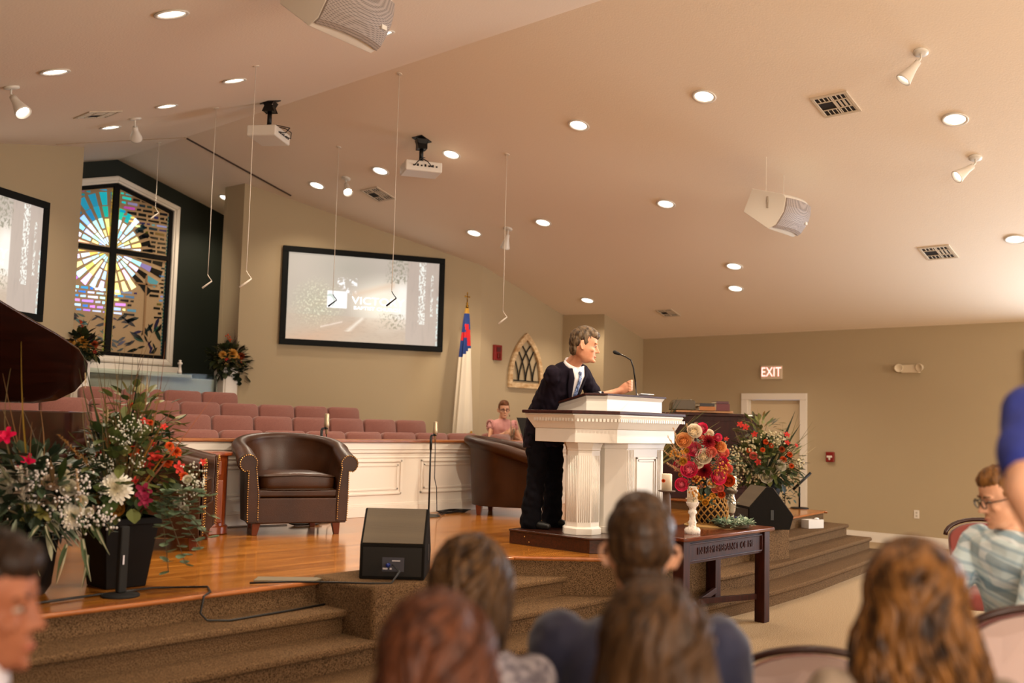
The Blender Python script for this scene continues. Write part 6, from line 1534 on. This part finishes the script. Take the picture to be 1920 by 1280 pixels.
def long_hair(parent, M, m, length, wid=.11, n=150, wave=.0, seed=0, part=0, thick=.011, bulge=0, col_r=.1, taper=.85, back=0):
    """locks running from the parting over the skull and falling behind the shoulders"""
    r = random.Random(seed); mb = MB(); s = 1
    def sk(a, el, k):  # point on enlarged skull
        return Vector((-.012+(.108+k)*cos(el)*cos(a), (.088+k)*cos(el)*sin(a), .022+(.112+k)*sin(el)))
    base = MB(); rings = []
    for i in range(12):
        el = pi/2-.1-i*(pi/2+.25)/11; rings.append([M @ sk(2*pi*j/24, el, .002) if cos(2*pi*j/24) < .55 or el > .75 else M @ (sk(2*pi*j/24, el, -.03)) for j in range(24)])
    for t in range(1, 9):
        k = t/8; w_ = wid*(1+bulge*sin(pi*k))*(1-(1-taper)*k); rings.append([M @ Vector((-.055+back*k*-.03+.055*cos(2*pi*j/24)*(1-.3*k), w_*.93*sin(2*pi*j/24)*1.0, -.03-length*.97*k)) for j in range(24)])
    base.loft(rings); b_ = base.build('hair', m, parent, vox=.009, vsm=2, disp=lambda c: .006*noise.noise(Vector((c.x*60, c.y*60, c.z*7+seed))))
    for i in range(n):
        a = r.uniform(.62, 2*pi-.62); a0 = part if r.random() < .6 else r.uniform(0, 6.28); pts = []; rad = []; k = r.uniform(.0, .012)
        e0 = r.uniform(1.1, 1.5)
        for j in range(7):
            t = j/6; el = e0+(-.15-e0)*t; pts.append(M @ sk(a*(t**.5)+a0*(1-t**.5) if a < pi else (a-2*pi)*(t**.5)+a0*(1-t**.5), el, k))
        ang = a; L = length*r.uniform(.8, 1.05); ph = r.uniform(0, 6.28); endy = sin(a)*wid*(1+.2*r.uniform(-1, 1)); endx = -.055+.06*cos(a)-.02*r.random()
        last = sk(a, -.15, k)
        for j in range(1, 13):
            t = j/12; wv = wave*(.3+t); w_ = (1+bulge*sin(pi*t))*(1-(1-taper)*t)
            q = Vector((last.x*(1-t**.7)+(endx)*t**.7+wv*cos(ph+t*17)-back*.03*t, (last.y*(1-t**.7)+endy*t**.7)*w_+wv*sin(ph+t*17), last.z-L*t)); pts.append(M @ q)
        N_ = len(pts); rad = [thick*(.35+.65*sin(pi*min(1, (i2+1)/N_*1.6)) if i2 < N_*.6 else .35+.65*(1-(i2/N_-.6)/.4)) for i2 in range(N_)]
        mb.tube(pts, [max(.0015, q) for q in rad], 5, .55)
    mb.build('hair_locks', m, b_, smooth=True)
    return b_
M_NAVY = mat('navy_jacket', '#22243c', .8, sheen=.2)
GC = 'audience chairs'
# congregation chairs
M_CF = mat('chair_frame_metal', '#241d20', .35, .5); M_CU = mat('rose_upholstery', '#7c3b35', .9, sheen=.2); M_SHELL = mat('chair_shell', '#b9a4a0', .38); M_RIM = mat('chair_rim', '#2e130d', .35)
def cchair():
    t = thing('stacking_chair', 'x', 'chair')
    q = rbox(.44, .07, .42, .06); T_ = Matrix.Translation((.20, 0, .42)) @ Matrix.Rotation(RAD(90), 4, 'Z') @ Matrix.Rotation(RAD(90), 4, 'X'); q.v = [tuple(T_ @ (Vector(p)-Vector((0, 0, .21)))) for p in q.v]; q.build('seat', M_CU, t, smooth=True)
    # back: shell with arched top and dark rim, padded front
    def arch(w, z0, z1, n=14):
        out = [(-w, z0), (w, z0)]
        for i in range(n+1): a = pi*i/n; out.append((w*cos(a)**1 if True else 0, z1-.10+.10*sin(a)))
        return out
    ao, ai = arch(.225, .46, .86), arch(.205, .48, .84)
    def bk(p, d): y, z = p; return (-.03-.10*(z-.46)/.4+d+.035*(y/.22)**2, y, z)
    MB().loft([[bk(p, -.02) for p in ai], [bk(p, -.005) for p in ai]]).build('back_shell', M_SHELL, t)
    MB().loft([[bk(p, -.004) for p in ai], [bk(p, .035) for p in ai]]).build('backrest', M_CU, t, bevel=.012)
    MB().tube([bk(p, 0) for p in ao[1:]], .013, 8).build('rim', M_RIM, t, smooth=True)
    for sg in (-1, 1):
        MB().tube([(-.02, sg*.225, .5), (.0, sg*.235, .38), (-.10, sg*.235, .01)], .012, 8).build('leg', M_CF, t, smooth=True)
        MB().tube([(.02, sg*.235, .38), (.38, sg*.235, .385), (.42, sg*.235, .35), (.44, sg*.235, .01)], .012, 8).build('leg', M_CF, t, smooth=True)
    return t
cproto = None
def place_chair(x, y, rz, label):
    global cproto
    if cproto is None: cproto = cchair(); cproto.location = (x, y, 0); cproto.rotation_euler = (0, 0, rz); cproto['label'] = label; cproto['group'] = GC; return cproto
    return copytree(cproto, (x, y, 0), rz, label, group=GC)
def onseat(x, y, yaw_): place_chair(x-.12*cos(yaw_)-.0, y-.12*sin(yaw_), yaw_, None)
# 1 boy in profile, far left
yb = RAD(18)
b, HM1, p3 = seated(.715, 1.985, RAD(-10), 1.31, 'young man in profile with a white collar at the bottom left corner', M_SKIND, mat('blue_shirt', '#28346a', .8), .95, hy=RAD(-32), hp=RAD(4), hs=.98, vox=.006)
short_hair(b, HM1, .98, hairmat('black_hair', '#120c08', '#2c1c12'), seed=5, vol=.004, front=.01); face_bits(b, HM1, .98, mat('brow_dark', '#1a100a', .7))
MB().loft([ering(p3+Vector((.0, 0, .035)), (0, 1, 0), (1, 0, 0), .098, .090, 20), ering(p3+Vector((.012, 0, .085)), (0, 1, 0), (1, 0, 0), .074, .072, 20)], cap=False).build('collar', mat('collar_white', '#cfcbd4', .7), b, smooth=True)
place_chair(.615, 2.02, RAD(-10), 'stacking chair under the young man at the bottom left corner')
# 2 man with short dark hair, navy jacket
vy = RAD(40)
b, HM2, p3 = seated(2.10, 1.44, RAD(38), 1.362, 'man with short brown hair and navy jacket seen from behind, before the communion table', M_SKINL, M_NAVY, 1.13, hy=RAD(-2), hs=1.03, topname='jacket', vox=.006, sh_off=.315)
short_hair(b, HM2, 1.03, hairmat('brown_short_hair', '#26180d', '#46301c', (50, 50, 20)), seed=8, vol=.004)
place_chair(2.0, 1.37, RAD(38), 'stacking chair under the man in the navy jacket')
# 3 girl A
b, HM3, p3 = seated(1.72, 1.66, RAD(40), 1.265, 'girl with straight brown hair in a grey patterned top, left of the navy jacket', M_SKIN, mat('grey_pattern', '#5a5460', .9, col2='#a09aa0', nscale=50), .86, hy=RAD(-8), fem=True, hs=.95)
long_hair(b, HM3, hairmat('brown_hair', '#21140b', '#5a4026'), .34, .085, 150, seed=3, part=-.6, taper=.8)
place_chair(1.63, 1.6, RAD(40), 'stacking chair under the girl in the grey patterned top')
# 4 woman B
b, HM4, p3 = seated(1.185, 1.22, RAD(42), 1.25, 'woman with long reddish brown hair, nearest the camera at the bottom centre', M_SKIN, mat('plum_top', '#4a2432', .9), .95, fem=True, hs=.98)
long_hair(b, HM4, hairmat('auburn_hair', '#28120a', '#5c3420'), .44, .125, 190, wave=.004, seed=4, part=2.2, taper=1.12, bulge=.05)
place_chair(1.1, 1.14, RAD(42), 'stacking chair under the woman with reddish brown hair')
# 5 woman C
b, HM5, p3 = seated(1.51, 1.0, RAD(38), 1.264, 'woman with long dark brown hair in front of the man in the navy jacket', M_SKIN, mat('dark_top', '#2c2226', .9), .92, fem=True, hs=.97)
long_hair(b, HM5, hairmat('dark_brown_hair', '#1d1209', '#4c341e'), .46, .115, 190, wave=.004, seed=6, part=3.6, taper=1.08, bulge=.08)
place_chair(1.42, .93, RAD(38), 'stacking chair under the woman with long dark brown hair')
# 6 woman D curly
b, HM6, p3 = seated(2.13, .77, RAD(30), 1.318, 'woman with thick wavy golden brown hair at the bottom right', M_SKIN, mat('beige_top', '#8a7a6a', .9), .95, fem=True, hs=1.0)
long_hair(b, HM6, hairmat('golden_hair', '#201208', '#7a5229', (26, 26, 14)), .46, .135, 240, wave=.018, seed=9, part=1.0, taper=1.02, bulge=.10, thick=.014)
place_chair(2.03, .71, RAD(30), 'stacking chair under the woman with wavy golden brown hair')
# 7 man with glasses in plaid shirt
def plaid():
    m = mat('plaid_shirt', '#a9c2cc', .85); nt = m.node_tree; N = nt.nodes; L = nt.links; b_ = N['Principled BSDF']; tc = N.new('ShaderNodeTexCoord'); prev = None
    base = N.new('ShaderNodeRGB'); base.outputs[0].default_value = (*lin('#c4d6da'), 1); prev = base.outputs[0]
    for ax, sc, c in (((1, 0, .35), 9, '#7fa6b8'), ((0, .3, 1), 8, '#5a7486'), ((1, .2, 0), 23, '#e6eef0'), ((0, .25, 1), 21, '#7c9cb0')):
        d = N.new('ShaderNodeVectorMath'); d.operation = 'DOT_PRODUCT'; L.new(tc.outputs['Object'], d.inputs[0]); d.inputs[1].default_value = tuple(v*sc*2*pi for v in ax)
        s_ = N.new('ShaderNodeMath'); s_.operation = 'SINE'; L.new(d.outputs['Value'], s_.inputs[0]); g = N.new('ShaderNodeMath'); g.operation = 'GREATER_THAN'; L.new(s_.outputs[0], g.inputs[0]); g.inputs[1].default_value = .55
        k = N.new('ShaderNodeMath'); k.operation = 'MULTIPLY'; L.new(g.outputs[0], k.inputs[0]); k.inputs[1].default_value = .55
        mx = N.new('ShaderNodeMix'); mx.data_type = 'RGBA'; L.new(k.outputs[0], mx.inputs[0]); L.new(prev, mx.inputs[6]); mx.inputs[7].default_value = (*lin(c), 1); prev = mx.outputs[2]
    L.new(prev, b_.inputs['Base Color']); return m
gx, gy = (4.585,1.313,1.296)[0], (4.585,1.313,1.296)[1]
b, HM7, p3 = seated(gx+.20, gy-.12, RAD(150), 1.41, 'man with glasses in a pale blue plaid shirt leaning forward at the right edge', M_SKINL, plaid(), 1.08, hy=RAD(-20), hp=RAD(16), lean=.17, hs=1.0, vox=.006, hands=[((.38, -.20, .78), (.62, -.10, .72), (.9, .2, -.1), (0, 0, 1)), ((.36, .24, .76), (.60, .12, .70), (.9, -.2, -.1), (0, 0, 1))])
short_hair(b, HM7, 1.0, hairmat('light_brown_hair', '#4a3018', '#80582e'), seed=12, vol=.002); face_bits(b, HM7, 1.0, mat('brow_brown', '#4a3018', .7))
g = MB(); T7 = lambda x, y, z: HM7 @ Vector((x, y, z))
for sg in (-1, 1):
    g.tube([T7(.104+.0, sg*.034+.024*cos(a), .008+.019*sin(a)) for a in [2*pi*i/16 for i in range(17)]], .0028, 6)
    g.tube([T7(.103, sg*.058, .014), T7(.06, sg*.077, .014), T7(-.01, sg*.083, .012), T7(-.025, sg*.082, -.008)], .0028, 6)
g.tube([T7(.104, -.010, .012), T7(.108, 0, .014), T7(.104, .010, .012)], .0026, 6)
g.build('glasses', M_BLACK, b, smooth=True)
place_chair(gx+.30, gy-.17, RAD(150), 'stacking chair under the man in the plaid shirt')
# 8 standing person in blue at the right edge
ex = Vector((2.254,0.586,1.431)); bd_ = Vector((2.430,0.461,1.465)); bd_.z = 0
b = MB(); Zv = Vector((0, 0, 1)); fo = Vector((.80, -.60, 0)); sd = Vector((.60, .80, 0))
shl = bd_+sd*.16-fo*.06+Vector((0, 0, 1.60)); shr = bd_-sd*.19+Vector((0, 0, 1.50)); hd8 = bd_+fo*.04+Vector((0, 0, 1.74))
torso(b, [(bd_+Zv*.88, .15, .10, fo), (bd_+Zv*1.1, .14, .10, fo), (bd_+Zv*1.35, .16, .115, fo), (bd_+Zv*1.49, .16, .085, fo), (bd_+Zv*1.54, .07, .06, fo)], sd, -.01)
b.chain([bd_+Zv*1.5, hd8-Zv*.05], [.06, .055], 12); HM8 = Matrix.Translation(hd8) @ Matrix.Rotation(atan2(fo.y, fo.x), 4, 'Z'); head_parts(b, HM8, 1.0)
wl = Vector((2.212,0.501,1.286))
b.chain([shl, shl.lerp(ex, .5), ex, ex.lerp(wl, .5), wl], [.056, .054, .048, .045, .032], 12); b.chain([shr, shr+fo*.12-Zv*.22-sd*.05, bd_+fo*.36-sd*.04+Zv*1.34], [.055, .045, .03], 12)
fingers(b, wl, (wl-ex), fo, -sd, 1, .5); fingers(b, bd_+fo*.36-sd*.04+Zv*1.34, fo, sd, -sd, 1, .9)
for sg in (-1, 1): b.chain([bd_+sd*sg*.09+Zv*.88, bd_+sd*sg*.1+Zv*.48, bd_+sd*sg*.1+Zv*.09], [.085, .058, .042], 12); b.chain([bd_+sd*sg*.1+Zv*.04-fo*.04, bd_+sd*sg*.1+Zv*.035+fo*.14], [.036, .03], 10)
b.v = [tuple(Vector(p)-bd_) for p in b.v]
p8 = b.build('person', M_SKINL, None, vox=.008, vsm=2, loc=tuple(bd_)); tag(p8, 'person in a blue short sleeved shirt with a bent bare elbow at the right edge', 'person')
c = MB(); torso(c, [(Zv*.86, .18, .13, fo), (Zv*1.1, .17, .13, fo), (Zv*1.35, .19, .14, fo), (Zv*1.49, .18, .105, fo), (Zv*1.535, .085, .065, fo)], sd, 0)
c.chain([shl-bd_, (shl-bd_).lerp(ex-bd_, .66)], [.078, .068], 14); c.chain([shr-bd_, shr-bd_+(fo*.12-Zv*.22-sd*.05)*.6], [.075, .066], 14)
c.build('shirt', mat('royal_blue_shirt', '#27358c', .8), p8, vox=.010, vsm=3, disp=wrinkle(.006, 12, 1))
c = MB()
for sg in (-1, 1): c.chain([sd*sg*.09+Zv*.88, sd*sg*.1+Zv*.48, sd*sg*.1+Zv*.08], [.105, .08, .07], 12)
c.build('trousers', mat('dark_slacks', ''), p8, vox=.014, vsm=2)
HM8b = Matrix.Translation(-bd_) @ HM8; short_hair(p8, HM8b, 1.0, hairmat('brown_short_hair', '#3a2616', '#6a4a2c'), seed=3); face_bits(p8, HM8b, 1.0, mat('brow_brown', ''))
# empty chairs at the right
c_ = (3.952,1.077,1.010); q = place_chair(c_[0], c_[1], RAD(48), 'tall stacking chair with pale shell back and dark arched rim at the bottom right corner'); q.scale = (1.12,)*3
c_ = (3.165,1.520,0.852); place_chair(c_[0], c_[1], RAD(40), 'stacking chair with arched dark rim between the navy jacket and the wavy hair')
c_ = (7.410,2.202,0.871); q = place_chair(c_[0], c_[1], RAD(-150), 'rose stacking chair by the right wall just behind the face of the man in plaid'); q.scale = (1.12,)*3
# 9 seated musician in the choir loft
wx, wy = 10.24, 9.36
b, HM9, p3 = seated(wx, wy, RAD(-112), 1.26, 'young woman with glasses and pink blouse holding a trumpet in the choir loft', M_SKINL, mat('pink_blouse', '#c98f8a', .85), .92, hy=RAD(-14), hp=RAD(4), fem=True, sleeves=False, hs=.96, vox=.006, topname='blouse',
    hands=[((.10, -.24, .72), (.24, -.05, .83), (.3, .9, .3), (.9, -.2, .1)), ((.10, .24, .70), (.25, .05, .78), (.3, -.9, .3), (.9, .2, .1))])
b.location.z = .60
Mh = hairmat('auburn_tied_hair', '#3a1e10', '#7a4a28'); short_hair(b, HM9, .96, Mh, seed=14, nape=False); face_bits(b, HM9, .96, Mh)
MB().ell(HM9 @ Vector((-.11, 0, .03)), (.04, .045, .04), 12, 8).build('hair_bun', Mh, b, smooth=True)
g = MB(); T9 = lambda x, y, z: HM9 @ Vector((x*.96, y*.96, z*.96))
for sg in (-1, 1):
    g.tube([T9(.100, sg*.034+.023*cos(a), .008+.017*sin(a)) for a in [2*pi*i/14 for i in range(15)]], .003, 6); g.tube([T9(.10, sg*.057, .012), T9(.06, sg*.077, .012), T9(-.01, sg*.083, .010)], .0028, 6)
g.tube([T9(.10, -.011, .011), T9(.104, 0, .013), T9(.10, .011, .011)], .0026, 6); g.build('glasses', mat('glasses_dark', '#3a1c18', .3), b, smooth=True)
fr_ = MB(); r_ = random.Random(5)
for sg in (-1, 1):
    for k in range(26):
        a = 2*pi*k/26; fr_.ell(p3+Vector((.07*cos(a), sg*(.185+.02*sin(k*3)), -.05+.07*sin(a))), (.02, .012, .02), 7, 5)
fr_.build('ruffle', mat('pink_blouse', ''), b, smooth=True)
# trumpet held upright before her
cw, sw_ = cos(RAD(-112)), sin(RAD(-112))
t = thing('trumpet', 'silver trumpet held upright by the seated young woman', 'trumpet', (wx+.27*cw, wy+.27*sw_, .60+.80), RAD(-112))
M_SILV = mat('silver_brass', '#d9cdb8', .18, .95)
tb = MB().tube([(-.05, 0, .27), (-.01, 0, .2), (.02, 0, 0), (.03, 0, -.12)], .006, 8).lathe([(.012, .22), (.007, .23), (.006, .20)], 12, Matrix.Translation((-.05, 0, .05)))
tb.tube([(.03, 0, -.12), (.04, 0, -.16), (.07, 0, -.16), (.08, 0, -.12), (.07, 0, .05), (.075, 0, .09), (.10, 0, .09), (.105, 0, .04), (.10, 0, -.1)], .007, 8)
tb.lathe([(.008, 0), (.010, -.06), (.018, -.12), (.034, -.16), (.06, -.18), (.056, -.18), (.03, -.155), (.01, -.1)], 20, Matrix.Translation((.10, 0, -.08)), cap=False)
tb.build('tubing', M_SILV, t, smooth=True)
vv = MB()
for k in range(3): vv.tube([(.045, 0, -.07+.035*k), (.075, -.001, -.07+.035*k)], .011, 10).tube([(.02, 0, -.07+.035*k), (.045, 0, -.07+.035*k)], .003, 6)
vv.build('valves', M_SILV, t, smooth=True)

bpy.data.scenes.remove(TMP)
